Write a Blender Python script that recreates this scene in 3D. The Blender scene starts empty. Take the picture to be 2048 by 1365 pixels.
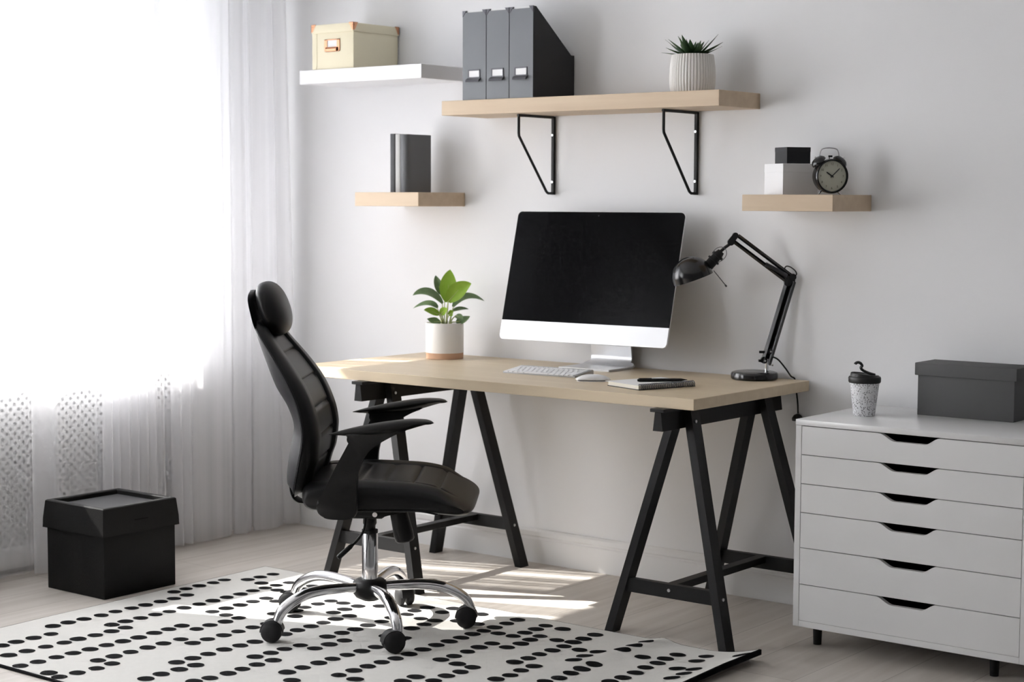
import bpy, bmesh, math, random
from mathutils import Vector, Matrix, Euler, noise

random.seed(7)
PI = math.pi
scene = bpy.context.scene
COL = scene.collection

# ------------------------------------------------------------------ materials
def nodes_of(m):
    m.use_nodes = True
    nt = m.node_tree
    return nt, nt.nodes, nt.links

def mat(name, col, rough=0.5, metal=0.0, spec=0.5, bump=0.0, bump_scale=200.0, var=0.0, var_scale=8.0, coat=0.0, stretch=None):
    m = bpy.data.materials.new(name)
    nt, N, Lk = nodes_of(m)
    b = N['Principled BSDF']
    b.inputs['Base Color'].default_value = (*col, 1)
    b.inputs['Roughness'].default_value = rough
    b.inputs['Metallic'].default_value = metal
    b.inputs['Specular IOR Level'].default_value = spec
    b.inputs['Coat Weight'].default_value = coat
    tc = None
    if bump or var:
        tc = N.new('ShaderNodeTexCoord')
        mp = N.new('ShaderNodeMapping')
        if stretch: mp.inputs['Scale'].default_value = stretch
        Lk.new(tc.outputs['Object'], mp.inputs['Vector'])
    if var:
        n = N.new('ShaderNodeTexNoise'); n.inputs['Scale'].default_value = var_scale; n.inputs['Detail'].default_value = 5
        Lk.new(mp.outputs['Vector'], n.inputs['Vector'])
        r = N.new('ShaderNodeMix'); r.data_type = 'RGBA'
        r.inputs[6].default_value = (*[c * (1 - var) for c in col], 1)
        r.inputs[7].default_value = (*[min(1, c * (1 + var)) for c in col], 1)
        Lk.new(n.outputs['Fac'], r.inputs[0]); Lk.new(r.outputs[2], b.inputs['Base Color'])
    if bump:
        n2 = N.new('ShaderNodeTexNoise'); n2.inputs['Scale'].default_value = bump_scale; n2.inputs['Detail'].default_value = 4
        Lk.new(mp.outputs['Vector'], n2.inputs['Vector'])
        bp = N.new('ShaderNodeBump'); bp.inputs['Strength'].default_value = bump; bp.inputs['Distance'].default_value = 0.002
        Lk.new(n2.outputs['Fac'], bp.inputs['Height']); Lk.new(bp.outputs['Normal'], b.inputs['Normal'])
    return m

def srgb(r, g, b):
    f = lambda c: (c / 255 / 12.92) if c / 255 <= 0.04045 else ((c / 255 + 0.055) / 1.055) ** 2.4
    return (f(r), f(g), f(b))

M = {}
M['wall'] = mat('wall_paint', (0.82, 0.82, 0.83), 0.85, spec=0.25, bump=0.05, bump_scale=120)
M['wall_far'] = mat('far_wall_paint', (0.26, 0.26, 0.26), 0.85, spec=0.2, var=0.02)  # walls out of view, toned dark to cut bounced light
M['trim'] = mat('white_trim', (0.80, 0.80, 0.80), 0.45, spec=0.4, var=0.01)
M['ceiling'] = mat('ceiling_paint', (0.80, 0.80, 0.80), 0.9, spec=0.2, var=0.01)
M['white_lacquer'] = mat('white_lacquer', (0.74, 0.74, 0.74), 0.22, spec=0.5, var=0.008)
M['white_shelf'] = mat('white_shelf_foil', (0.84, 0.84, 0.86), 0.4, var=0.008)
M['black_wood'] = mat('black_stained_wood', (0.007, 0.007, 0.0075), 0.5, spec=0.25, bump=0.15, bump_scale=60, stretch=(1, 1, 0.15))
M['leather'] = mat('black_leather', (0.006, 0.006, 0.0065), 0.42, spec=0.26, bump=0.12, bump_scale=350)
M['leather2'] = mat('black_leather_matte', (0.007, 0.007, 0.009), 0.45, spec=0.28, bump=0.12, bump_scale=350)
M['black_plastic'] = mat('black_plastic', (0.008, 0.008, 0.008), 0.5, spec=0.28, bump=0.06, bump_scale=500)
M['black_gloss'] = mat('black_gloss_enamel', (0.008, 0.008, 0.009), 0.18, spec=0.55, var=0.02)
M['rubber'] = mat('caster_rubber', (0.014, 0.014, 0.015), 0.6, spec=0.3, bump=0.05)
M['chrome'] = mat('chrome', (0.78, 0.78, 0.80), 0.09, metal=1.0, var=0.01)
M['steel'] = mat('steel_screw', (0.6, 0.6, 0.6), 0.3, metal=1.0, var=0.02)
M['alu'] = mat('brushed_aluminium', (0.80, 0.81, 0.83), 0.38, metal=0.85, bump=0.03, bump_scale=300, stretch=(0.1, 1, 1))
M['alu_kb_shaded'] = mat('shaded_aluminium', (0.50, 0.51, 0.53), 0.4, metal=0.6, var=0.01)  # darkened so the gaps between keys read as shadow
M['alu_chin'] = mat('satin_aluminium', (0.86, 0.87, 0.89), 0.42, metal=0.35, var=0.01)
M['screen'] = mat('dark_glass', (0.003, 0.003, 0.0035), 0.07, spec=0.065, var=0.02)
M['cord'] = mat('black_cord', (0.01, 0.01, 0.01), 0.55, var=0.05)
M['copper'] = mat('copper', (0.66, 0.34, 0.20), 0.3, metal=0.9, var=0.05)
M['cream'] = mat('cream_board', srgb(232, 224, 198), 0.7, spec=0.25, bump=0.06, bump_scale=300, var=0.02)
M['file_lit'] = mat('slate_card_lit', (0.125, 0.134, 0.148), 0.4, spec=0.6, bump=0.1, bump_scale=500)  # front tone raised for the curtain's reflection on the card
M['file_shaded'] = mat('slate_card_shaded', (0.014, 0.014, 0.016), 0.7, var=0.05)  # same slate card, its shaded sides put in as a darker colour
M['paper'] = mat('white_paper', (0.86, 0.86, 0.86), 0.8, spec=0.2, var=0.015)
M['page'] = mat('cream_paper', (0.78, 0.75, 0.67), 0.8, spec=0.2, var=0.03, var_scale=60)
M['gunmetal'] = mat('gunmetal', (0.10, 0.10, 0.11), 0.35, metal=0.8, var=0.05)
M['book_dark'] = mat('dark_grey_cloth', (0.055, 0.057, 0.062), 0.55, spec=0.4, bump=0.1, bump_scale=600)
M['book_light'] = mat('light_grey_cloth', (0.50, 0.50, 0.49), 0.7, bump=0.08, bump_scale=600)
M['book_mid'] = mat('mid_grey_cloth', (0.125, 0.13, 0.138), 0.55, spec=0.4, bump=0.1, bump_scale=600)
M['ceramic'] = mat('white_ceramic', (0.78, 0.76, 0.73), 0.45, spec=0.4, var=0.015)
M['clay'] = mat('bare_clay', srgb(196, 158, 130), 0.75, bump=0.06, var=0.05)
M['soil'] = mat('potting_soil', (0.035, 0.025, 0.018), 0.95, bump=0.6, bump_scale=90, var=0.4, var_scale=120)
M['grey_box'] = mat('grey_fabric_board', (0.112, 0.112, 0.114), 0.8, spec=0.25, bump=0.2, bump_scale=700)
M['black_box'] = mat('black_fibreboard', (0.006, 0.006, 0.006), 0.6, spec=0.2, bump=0.25, bump_scale=180)
M['lid_inset'] = mat('black_board_inset', (0.018, 0.018, 0.020), 0.55, spec=0.4, bump=0.2, bump_scale=200)
M['gift_white'] = mat('white_card', (0.80, 0.80, 0.81), 0.6, var=0.01)
M['gift_black'] = mat('black_card', (0.010, 0.011, 0.014), 0.5, spec=0.4, var=0.02)
M['dial'] = mat('clock_dial', (0.55, 0.56, 0.48), 0.7, var=0.02)
M['dial_mark'] = mat('dial_numerals', (0.10, 0.10, 0.06), 0.7, var=0.02)
M['hand'] = mat('clock_hand', (0.01, 0.01, 0.01), 0.5, var=0.02)
M['key'] = mat('keycap_white', (0.80, 0.80, 0.82), 0.5, var=0.01)
M['mouse_white'] = mat('glossy_white', (0.82, 0.82, 0.83), 0.15, var=0.01)
M['hollow_shade'] = mat('shade_black', (0.006, 0.006, 0.006), 0.9, spec=0.1, var=0.05)  # near-black colour put in for the shade inside hollows
M['lid_black'] = mat('cup_lid', (0.012, 0.012, 0.013), 0.4, spec=0.4, var=0.05)

def wood_mat(name, c1, c2, axis_scale, rough=0.5):
    m = bpy.data.materials.new(name)
    nt, N, Lk = nodes_of(m)
    b = N['Principled BSDF']
    tc = N.new('ShaderNodeTexCoord'); mp = N.new('ShaderNodeMapping'); mp.inputs['Scale'].default_value = axis_scale
    Lk.new(tc.outputs['Object'], mp.inputs['Vector'])
    n = N.new('ShaderNodeTexNoise'); n.inputs['Scale'].default_value = 1.0; n.inputs['Detail'].default_value = 6; n.inputs['Distortion'].default_value = 0.4
    Lk.new(mp.outputs['Vector'], n.inputs['Vector'])
    r = N.new('ShaderNodeValToRGB')
    r.color_ramp.elements[0].position = 0.3; r.color_ramp.elements[0].color = (*c1, 1)
    r.color_ramp.elements[1].position = 0.72; r.color_ramp.elements[1].color = (*c2, 1)
    Lk.new(n.outputs['Fac'], r.inputs['Fac']); Lk.new(r.outputs['Color'], b.inputs['Base Color'])
    b.inputs['Roughness'].default_value = rough
    b.inputs['Specular IOR Level'].default_value = 0.35
    return m
M['oak'] = wood_mat('pale_oak_foil', srgb(198, 176, 150), srgb(210, 190, 164), (2.0, 30, 30), 0.5)
M['desk_oak'] = wood_mat('pale_birch_foil', srgb(203, 185, 157), srgb(213, 196, 169), (1.6, 34, 34), 0.42)

def floor_mat():
    m = bpy.data.materials.new('greyed_oak_planks')
    nt, N, Lk = nodes_of(m)
    b = N['Principled BSDF']
    tc = N.new('ShaderNodeTexCoord'); mp = N.new('ShaderNodeMapping')
    mp.inputs['Rotation'].default_value = (0, 0, PI / 2)
    Lk.new(tc.outputs['Object'], mp.inputs['Vector'])
    br = N.new('ShaderNodeTexBrick')
    br.inputs['Scale'].default_value = 1.0
    br.inputs['Brick Width'].default_value = 1.29; br.inputs['Row Height'].default_value = 0.194
    br.inputs['Mortar Size'].default_value = 0.0012; br.inputs['Mortar Smooth'].default_value = 0.2
    br.offset = 0.37
    br.inputs['Color1'].default_value = (*srgb(206, 200, 193), 1); br.inputs['Color2'].default_value = (*srgb(194, 188, 181), 1)
    br.inputs['Mortar'].default_value = (*srgb(150, 144, 138), 1)
    Lk.new(mp.outputs['Vector'], br.inputs['Vector'])
    mp2 = N.new('ShaderNodeMapping'); mp2.inputs['Scale'].default_value = (26, 1.6, 1)
    Lk.new(tc.outputs['Object'], mp2.inputs['Vector'])
    n = N.new('ShaderNodeTexNoise'); n.inputs['Scale'].default_value = 1.0; n.inputs['Detail'].default_value = 7; n.inputs['Distortion'].default_value = 0.6
    Lk.new(mp2.outputs['Vector'], n.inputs['Vector'])
    rr = N.new('ShaderNodeValToRGB')
    rr.color_ramp.elements[0].position = 0.35; rr.color_ramp.elements[0].color = (0.84, 0.825, 0.81, 1)
    rr.color_ramp.elements[1].position = 0.7; rr.color_ramp.elements[1].color = (1.0, 1.0, 1.0, 1)
    Lk.new(n.outputs['Fac'], rr.inputs['Fac'])
    mx = N.new('ShaderNodeMix'); mx.data_type = 'RGBA'; mx.blend_type = 'MULTIPLY'; mx.inputs[0].default_value = 1.0
    Lk.new(br.outputs['Color'], mx.inputs[6]); Lk.new(rr.outputs['Color'], mx.inputs[7])
    Lk.new(mx.outputs[2], b.inputs['Base Color'])
    b.inputs['Roughness'].default_value = 0.42
    b.inputs['Specular IOR Level'].default_value = 0.35
    return m
M['floor'] = floor_mat()

def fabric_mat(name, t_frac, tr_col, df_col):
    m = bpy.data.materials.new(name)
    nt, N, Lk = nodes_of(m)
    N.remove(N['Principled BSDF'])
    out = N['Material Output']
    tp = N.new('ShaderNodeBsdfTransparent'); tl = N.new('ShaderNodeBsdfTranslucent'); df = N.new('ShaderNodeBsdfDiffuse')
    tl.inputs['Color'].default_value = (*tr_col, 1); df.inputs['Color'].default_value = (*df_col, 1)
    m1 = N.new('ShaderNodeMixShader'); m1.inputs[0].default_value = 0.42
    Lk.new(tl.outputs[0], m1.inputs[1]); Lk.new(df.outputs[0], m1.inputs[2])
    m2 = N.new('ShaderNodeMixShader')
    tc = N.new('ShaderNodeTexCoord'); mp = N.new('ShaderNodeMapping'); mp.inputs['Scale'].default_value = (0.2, 16, 0.25)
    Lk.new(tc.outputs['Object'], mp.inputs['Vector'])
    n = N.new('ShaderNodeTexNoise'); n.inputs['Scale'].default_value = 1.0; n.inputs['Detail'].default_value = 3
    Lk.new(mp.outputs['Vector'], n.inputs['Vector'])
    mr = N.new('ShaderNodeMapRange'); mr.inputs[1].default_value = 0.3; mr.inputs[2].default_value = 0.7
    mr.inputs[3].default_value = 1 - t_frac + 0.05; mr.inputs[4].default_value = 1 - t_frac - 0.05
    Lk.new(n.outputs['Fac'], mr.inputs[0]); Lk.new(mr.outputs[0], m2.inputs[0])
    Lk.new(tp.outputs[0], m2.inputs[1]); Lk.new(m1.outputs[0], m2.inputs[2])
    Lk.new(m2.outputs[0], out.inputs['Surface'])
    return m
M['sheer'] = fabric_mat('sheer_voile', 0.53, (0.92, 0.92, 0.94), (0.96, 0.96, 0.97))

def glass_mat():
    m = bpy.data.materials.new('window_glass')
    nt, N, Lk = nodes_of(m)
    N.remove(N['Principled BSDF']); out = N['Material Output']
    tp = N.new('ShaderNodeBsdfTransparent'); gl = N.new('ShaderNodeBsdfGlossy'); gl.inputs['Roughness'].default_value = 0.02
    mx = N.new('ShaderNodeMixShader'); mx.inputs[0].default_value = 0.06
    n = N.new('ShaderNodeTexNoise'); n.inputs['Scale'].default_value = 0.5
    mr = N.new('ShaderNodeMapRange'); mr.inputs[3].default_value = 0.05; mr.inputs[4].default_value = 0.07
    Lk.new(n.outputs['Fac'], mr.inputs[0]); Lk.new(mr.outputs[0], mx.inputs[0])
    Lk.new(tp.outputs[0], mx.inputs[1]); Lk.new(gl.outputs[0], mx.inputs[2]); Lk.new(mx.outputs[0], out.inputs['Surface'])
    return m
M['glass'] = glass_mat()

def perforated_mat():
    m = mat('perforated_screen', (0.84, 0.84, 0.85), 0.6)
    nt, N, Lk = nodes_of(m)
    b = N['Principled BSDF']
    tc = N.new('ShaderNodeTexCoord')
    def lattice(off):
        mp = N.new('ShaderNodeMapping'); mp.inputs['Scale'].default_value = (1 / 0.05, 1 / 0.034, 1 / 0.034); mp.inputs['Location'].default_value = (0, off, off)
        Lk.new(tc.outputs['Object'], mp.inputs['Vector'])
        fr = N.new('ShaderNodeVectorMath'); fr.operation = 'FRACTION'; Lk.new(mp.outputs[0], fr.inputs[0])
        sb = N.new('ShaderNodeVectorMath'); sb.operation = 'SUBTRACT'; sb.inputs[1].default_value = (0.5, 0.5, 0.5); Lk.new(fr.outputs[0], sb.inputs[0])
        ml = N.new('ShaderNodeVectorMath'); ml.operation = 'MULTIPLY'; ml.inputs[1].default_value = (0, 1, 1); Lk.new(sb.outputs[0], ml.inputs[0])
        ln = N.new('ShaderNodeVectorMath'); ln.operation = 'LENGTH'; Lk.new(ml.outputs[0], ln.inputs[0])
        return ln.outputs['Value']
    mn = N.new('ShaderNodeMath'); mn.operation = 'MINIMUM'
    Lk.new(lattice(0.0), mn.inputs[0]); Lk.new(lattice(0.5), mn.inputs[1])
    st = N.new('ShaderNodeMapRange'); st.inputs[1].default_value = 0.17; st.inputs[2].default_value = 0.21; st.clamp = True
    Lk.new(mn.outputs[0], st.inputs[0])
    mx = N.new('ShaderNodeMix'); mx.data_type = 'RGBA'
    mx.inputs[6].default_value = (0.02, 0.02, 0.022, 1); mx.inputs[7].default_value = (0.84, 0.84, 0.85, 1)
    Lk.new(st.outputs[0], mx.inputs[0]); Lk.new(mx.outputs[2], b.inputs['Base Color'])
    return m
M['perforated'] = perforated_mat()

def leaf_mat(name, c_a, c_b, sc=40):
    m = mat(name, c_a, 0.42, spec=0.4)
    nt, N, Lk = nodes_of(m)
    b = N['Principled BSDF']
    tc = N.new('ShaderNodeTexCoord'); n = N.new('ShaderNodeTexNoise'); n.inputs['Scale'].default_value = sc; n.inputs['Detail'].default_value = 3
    Lk.new(tc.outputs['Object'], n.inputs['Vector'])
    mx = N.new('ShaderNodeMix'); mx.data_type = 'RGBA'
    mx.inputs[6].default_value = (*c_a, 1); mx.inputs[7].default_value = (*c_b, 1)
    Lk.new(n.outputs['Fac'], mx.inputs[0]); Lk.new(mx.outputs[2], b.inputs['Base Color'])
    b.inputs['Transmission Weight'].default_value = 0.0
    b.inputs['Subsurface Weight'].default_value = 0.0
    return m
M['leaf_bright'] = leaf_mat('bright_leaf', srgb(126, 168, 44), srgb(160, 192, 76))
M['leaf_dark'] = leaf_mat('dark_leaf', srgb(84, 110, 74), srgb(128, 152, 108))
M['stem'] = leaf_mat('pale_stem', srgb(170, 180, 110), srgb(190, 196, 140))
M['succulent'] = leaf_mat('succulent_green', srgb(32, 56, 34), srgb(62, 92, 54), 60)

def cup_mat():
    m = mat('speckled_cup', (0.74, 0.74, 0.76), 0.5)
    nt, N, Lk = nodes_of(m)
    b = N['Principled BSDF']
    tc = N.new('ShaderNodeTexCoord'); mp = N.new('ShaderNodeMapping'); mp.inputs['Scale'].default_value = (1, 1, 1)
    Lk.new(tc.outputs['Object'], mp.inputs[0])
    v = N.new('ShaderNodeTexVoronoi'); v.inputs['Scale'].default_value = 210; v.inputs['Randomness'].default_value = 1.0
    Lk.new(mp.outputs[0], v.inputs['Vector'])
    n = N.new('ShaderNodeTexNoise'); n.inputs['Scale'].default_value = 45; n.inputs['Detail'].default_value = 2
    Lk.new(mp.outputs[0], n.inputs['Vector'])
    r1 = N.new('ShaderNodeMapRange'); r1.inputs[1].default_value = 0.34; r1.inputs[2].default_value = 0.44; r1.inputs[3].default_value = 1; r1.inputs[4].default_value = 0; Lk.new(v.outputs['Distance'], r1.inputs[0])
    r2 = N.new('ShaderNodeMapRange'); r2.inputs[1].default_value = 0.36; r2.inputs[2].default_value = 0.46; Lk.new(n.outputs['Fac'], r2.inputs[0])
    mu = N.new('ShaderNodeMath'); mu.operation = 'MULTIPLY'; Lk.new(r1.outputs[0], mu.inputs[0]); Lk.new(r2.outputs[0], mu.inputs[1])
    mx = N.new('ShaderNodeMix'); mx.data_type = 'RGBA'; mx.inputs[6].default_value = (0.74, 0.74, 0.76, 1); mx.inputs[7].default_value = (0.24, 0.24, 0.25, 1)
    Lk.new(mu.outputs[0], mx.inputs[0]); Lk.new(mx.outputs[2], b.inputs['Base Color'])
    return m
M['cup'] = cup_mat()
M['rug_white'] = mat('rug_ivory_wool', (0.66, 0.65, 0.62), 0.95, spec=0.1, bump=0.5, bump_scale=420, var=0.05, var_scale=60)
M['rug_black'] = mat('rug_black_wool', (0.010, 0.010, 0.011), 0.95, spec=0.08, bump=0.5, bump_scale=420, var=0.2, var_scale=60)

# ------------------------------------------------------------------ mesh helpers
def new(): return bmesh.new()

def smooth_by_angle(me, deg=35):
    for p in me.polygons: p.use_smooth = True
    try: me.set_sharp_from_angle(angle=math.radians(deg))
    except Exception: pass

def obj(name, bm, m, parent=None, smooth=35, loc=None, rot=None):
    bmesh.ops.recalc_face_normals(bm, faces=bm.faces)
    me = bpy.data.meshes.new(name)
    bm.to_mesh(me); bm.free()
    for mm in (m if isinstance(m, (list, tuple)) else [m]): me.materials.append(mm)
    if smooth: smooth_by_angle(me, smooth)
    o = bpy.data.objects.new(name, me); COL.objects.link(o)
    if parent: o.parent = parent
    if loc: o.location = loc
    if rot: o.rotation_euler = rot
    return o

def thing(name, label, cat, loc=(0, 0, 0), rz=0.0, group=None):
    o = bpy.data.objects.new(name, None); COL.objects.link(o)
    o.empty_display_size = 0.05
    o.location = loc; o.rotation_euler = (0, 0, rz)
    o['label'] = label; o['category'] = cat
    if group: o['group'] = group
    return o

def tag(o, label, cat, group=None):
    o['label'] = label; o['category'] = cat
    if group: o['group'] = group
    return o

def struct(name, bm, m, parent=None, smooth=0):
    o = obj(name, bm, m, parent, smooth)
    if parent is None: o['kind'] = 'structure'
    return o

def box(bm, x0, x1, y0, y1, z0, z1, bevel=0.0, seg=2, mi=0):
    vs = [bm.verts.new(p) for p in ((x0, y0, z0), (x1, y0, z0), (x1, y1, z0), (x0, y1, z0), (x0, y0, z1), (x1, y0, z1), (x1, y1, z1), (x0, y1, z1))]
    fs = [bm.faces.new([vs[i] for i in f]) for f in ((0, 3, 2, 1), (4, 5, 6, 7), (0, 1, 5, 4), (1, 2, 6, 5), (2, 3, 7, 6), (3, 0, 4, 7))]
    for f in fs: f.material_index = mi
    if bevel:
        es = list({e for f in fs for e in f.edges})
        r = bmesh.ops.bevel(bm, geom=es, offset=bevel, segments=seg, affect='EDGES', profile=0.5)
        for f in r['faces']: f.material_index = mi
    return vs

def frame_for(d):
    d = Vector(d).normalized()
    a = Vector((0, 0, 1)) if abs(d.z) < 0.95 else Vector((1, 0, 0))
    u = d.cross(a).normalized(); v = u.cross(d).normalized()
    return u, v

def ring_loft(bm, rings, cap=True, mi=0, closed=False):
    n = len(rings[0])
    vr = [[bm.verts.new(p) for p in r] for r in rings]
    rng = range(len(vr)) if closed else range(len(vr) - 1)
    for i in rng:
        a, b = vr[i], vr[(i + 1) % len(vr)]
        for j in range(n):
            f = bm.faces.new((a[j], a[(j + 1) % n], b[(j + 1) % n], b[j])); f.material_index = mi
    if cap and not closed:
        f = bm.faces.new(list(reversed(vr[0]))); f.material_index = mi
        f = bm.faces.new(vr[-1]); f.material_index = mi
    return vr

def tube(bm, pts, r, seg=12, cap=True, flat=1.0, mi=0, up=None):
    """tube along pts; r a number or one per point; flat scales the second axis"""
    pts = [Vector(p) for p in pts]
    rings = []
    u = v = None
    for i, p in enumerate(pts):
        if i == 0: d = pts[1] - pts[0]
        elif i == len(pts) - 1: d = pts[-1] - pts[-2]
        else: d = (pts[i + 1] - p).normalized() + (p - pts[i - 1]).normalized()
        d.normalize()
        if u is None:
            if up is not None:
                v = (Vector(up) - d * Vector(up).dot(d)).normalized(); u = d.cross(v).normalized()
            else: u, v = frame_for(d)
        else:
            u = (u - d * u.dot(d)).normalized(); v = u.cross(d).normalized() if up is None else (v - d * v.dot(d)).normalized()
        rr = r[i] if isinstance(r, (list, tuple)) else r
        rings.append([p + u * (rr * math.cos(2 * PI * k / seg)) + v * (rr * flat * math.sin(2 * PI * k / seg)) for k in range(seg)])
    ring_loft(bm, rings, cap, mi)

def cyl(bm, p0, p1, r0, r1=None, seg=24, cap=True, mi=0):
    r1 = r0 if r1 is None else r1
    p0 = Vector(p0); p1 = Vector(p1); u, v = frame_for(p1 - p0)
    ring_loft(bm, [[p + u * (r * math.cos(2 * PI * k / seg)) + v * (r * math.sin(2 * PI * k / seg)) for k in range(seg)] for p, r in ((p0, r0), (p1, r1))], cap, mi)

def lathe(bm, prof, seg=48, center=(0, 0, 0), mat4=None, ribs=0, rib_amp=0.0, mi=0):
    """prof: list of (r, z); revolves about z"""
    c = Vector(center)
    rings = []
    for r, z in prof:
        ring = []
        for k in range(seg):
            a = 2 * PI * k / seg
            rr = r + (rib_amp * abs(math.cos(ribs * a / 2)) if ribs and r > 0.02 else 0)
            p = Vector((rr * math.cos(a), rr * math.sin(a), z)) + c
            if mat4: p = mat4 @ p
            ring.append(p)
        rings.append(ring)
    vr = []
    for (r, z), ring in zip(prof, rings):
        if r < 1e-6:
            p = Vector((0, 0, z)) + c
            if mat4: p = mat4 @ p
            vr.append([bm.verts.new(p)])
        else: vr.append([bm.verts.new(p) for p in ring])
    for a, b in zip(vr, vr[1:]):
        if len(a) == 1 and len(b) == 1: continue
        for k in range(seg):
            k2 = (k + 1) % seg
            if len(a) == 1: vs = (a[0], b[k2], b[k])
            elif len(b) == 1: vs = (a[k], a[k2], b[0])
            else: vs = (a[k], a[k2], b[k2], b[k])
            f = bm.faces.new(vs); f.material_index = mi

def prism(bm, poly, lo, hi, axis='y', bevel=0.0, seg=2, mi=0):
    """polygon in the two other axes extruded along axis from lo to hi"""
    def P(a, b, t):
        return {'x': (t, a, b), 'y': (a, t, b), 'z': (a, b, t)}[axis]
    v0 = [bm.verts.new(P(a, b, lo)) for a, b in poly]; v1 = [bm.verts.new(P(a, b, hi)) for a, b in poly]
    n = len(poly)
    fs = [bm.faces.new(v0), bm.faces.new(list(reversed(v1)))]
    for i in range(n): fs.append(bm.faces.new((v0[i], v1[i], v1[(i + 1) % n], v0[(i + 1) % n])))
    for f in fs: f.material_index = mi
    if bevel:
        es = list({e for f in fs[:2] for e in f.edges})
        bmesh.ops.bevel(bm, geom=es, offset=bevel, segments=seg, affect='EDGES', profile=0.5)

def xform(bm, m4, start=0):
    for v in list(bm.verts)[start:]: v.co = m4 @ v.co

def spline(pts, n):
    """Catmull-Rom through pts (tuples), n samples per span"""
    P = [Vector(p) for p in pts]; out = []
    for i in range(len(P) - 1):
        p0 = P[max(i - 1, 0)]; p1 = P[i]; p2 = P[i + 1]; p3 = P[min(i + 2, len(P) - 1)]
        for k in range(n):
            t = k / n
            out.append(0.5 * ((2 * p1) + (-p0 + p2) * t + (2 * p0 - 5 * p1 + 4 * p2 - p3) * t * t + (-p0 + 3 * p1 - 3 * p2 + p3) * t ** 3))
    out.append(P[-1].copy())
    return out

def interp(tab, x):
    if x <= tab[0][0]: return tab[0][1]
    for (a, va), (b, vb) in zip(tab, tab[1:]):
        if x <= b:
            t = (x - a) / (b - a); return va + (vb - va) * t
    return tab[-1][1]

def sinterp(tab, x):
    """smooth (cubic Hermite) version of interp"""
    n = len(tab)
    if x <= tab[0][0]: return tab[0][1]
    if x >= tab[-1][0]: return tab[-1][1]
    for i in range(n - 1):
        a, va = tab[i]; b, vb = tab[i + 1]
        if x <= b:
            h = b - a; t = (x - a) / h
            ma = (vb - tab[i - 1][1]) / (b - tab[i - 1][0]) if i > 0 else (vb - va) / h
            mb = (tab[i + 2][1] - va) / (tab[i + 2][0] - a) if i + 2 < n else (vb - va) / h
            return (2*t**3-3*t**2+1)*va + (t**3-2*t**2+t)*h*ma + (-2*t**3+3*t**2)*vb + (t**3-t**2)*h*mb

def roundrect(w, h, r, n=6, cx=0, cy=0):
    pts = []
    for sx, sy, a0 in ((1, 1, 0), (-1, 1, PI / 2), (-1, -1, PI), (1, -1, 3 * PI / 2)):
        for k in range(n + 1):
            a = a0 + PI / 2 * k / n
            pts.append((cx + sx * (w / 2 - r) + r * math.cos(a), cy + sy * (h / 2 - r) + r * math.sin(a)))
    return pts

# ------------------------------------------------------------------ camera
CAM = Vector((3.24099, -4.96282, 1.30818)); YAW = math.radians(-38.103); PIT = math.radians(4.6159); ROL = math.radians(0.2137)
fw = Vector((math.sin(YAW) * math.cos(PIT), math.cos(YAW) * math.cos(PIT), -math.sin(PIT)))
rt = Vector((math.cos(YAW), -math.sin(YAW), 0)); up = rt.cross(fw)
rt2 = rt * math.cos(ROL) + up * math.sin(ROL); up2 = rt2.cross(fw)
cd = bpy.data.cameras.new('camera'); cam = bpy.data.objects.new('camera', cd); COL.objects.link(cam)
R = Matrix((rt2, up2, -fw)).transposed()
cam.matrix_world = Matrix.Translation(CAM) @ R.to_4x4()
cd.sensor_width = 36; cd.sensor_fit = 'HORIZONTAL'; cd.lens = 3475.66 / 2048 * 36
cd.dof.use_dof = True; cd.dof.focus_distance = 5.15; cd.dof.aperture_fstop = 4.0
cd.clip_start = 0.05
scene.camera = cam
RR = Vector((0.787, 0.617, 0)).normalized()     # horizontal direction that runs across the lamp's arms
# ------------------------------------------------------------------ room
XL, XR, YF, ZC = -2.0, 4.1, -6.0, 2.72
WT = 0.30
bm = new(); box(bm, XL - WT, XR + 0.1, YF - 0.1, 0.1, -0.1, 0); struct('floor', bm, M['floor'])
bm = new(); box(bm, XL - WT, XR + 0.1, YF - 0.1, 0.1, ZC, ZC + 0.1); struct('ceiling', bm, M['ceiling'])
bm = new(); box(bm, XL - WT, XR + 0.1, 0, 0.1, 0, ZC); struct('wall_back', bm, M['wall'])
bm = new(); box(bm, XR, XR + 0.1, YF, 0, 0, ZC); struct('wall_right', bm, M['wall_far'])
bm = new(); box(bm, XL - WT, XR + 0.1, YF - 0.1, YF, 0, ZC); struct('wall_front', bm, M['wall_far'])
WIN = [(-1.92, -0.66), (-4.45, -2.95)]; WZ0, WZ1 = 0.735, 2.28  # second opening is unseen, added as a further light source
bm = new()
box(bm, XL - WT, XL, YF, 0, 0, WZ0); box(bm, XL - WT, XL, YF, 0, WZ1, ZC)
ys = [0.0] + [c for w in WIN for c in (w[1], w[0])] + [YF]
for a, b in zip(ys[0::2], ys[1::2]): box(bm, XL - WT, XL, b, a, WZ0, WZ1)
struct('wall_left', bm, M['wall'])
for i, (y0, y1) in enumerate(WIN):
    w = bpy.data.objects.new('window_%d' % (i + 1), None); COL.objects.link(w); w['kind'] = 'structure'
    w.location = (XL - 0.22, (y0 + y1) / 2, WZ0)
    hw = (y1 - y0) / 2; hh = WZ1 - WZ0
    bm = new()
    for a, b, c, d in ((-hw, hw, 0, 0.05), (-hw, hw, hh - 0.05, hh), (-hw, -hw + 0.05, 0.05, hh - 0.05), (hw - 0.05, hw, 0.05, hh - 0.05)):
        box(bm, -0.03, 0.03, a, b, c, d)
    f = struct('window_frame', bm, M['trim'], w)
    bm = new(); box(bm, -0.006, 0.006, -hw + 0.045, hw - 0.045, 0.045, hh - 0.045); struct('pane', bm, M['glass'], f)
    bm = new(); box(bm, 0.03, 0.25, -hw - 0.03, hw + 0.03, -0.03, 0.0, 0.004); struct('window_sill', bm, M['trim'], w)

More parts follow.
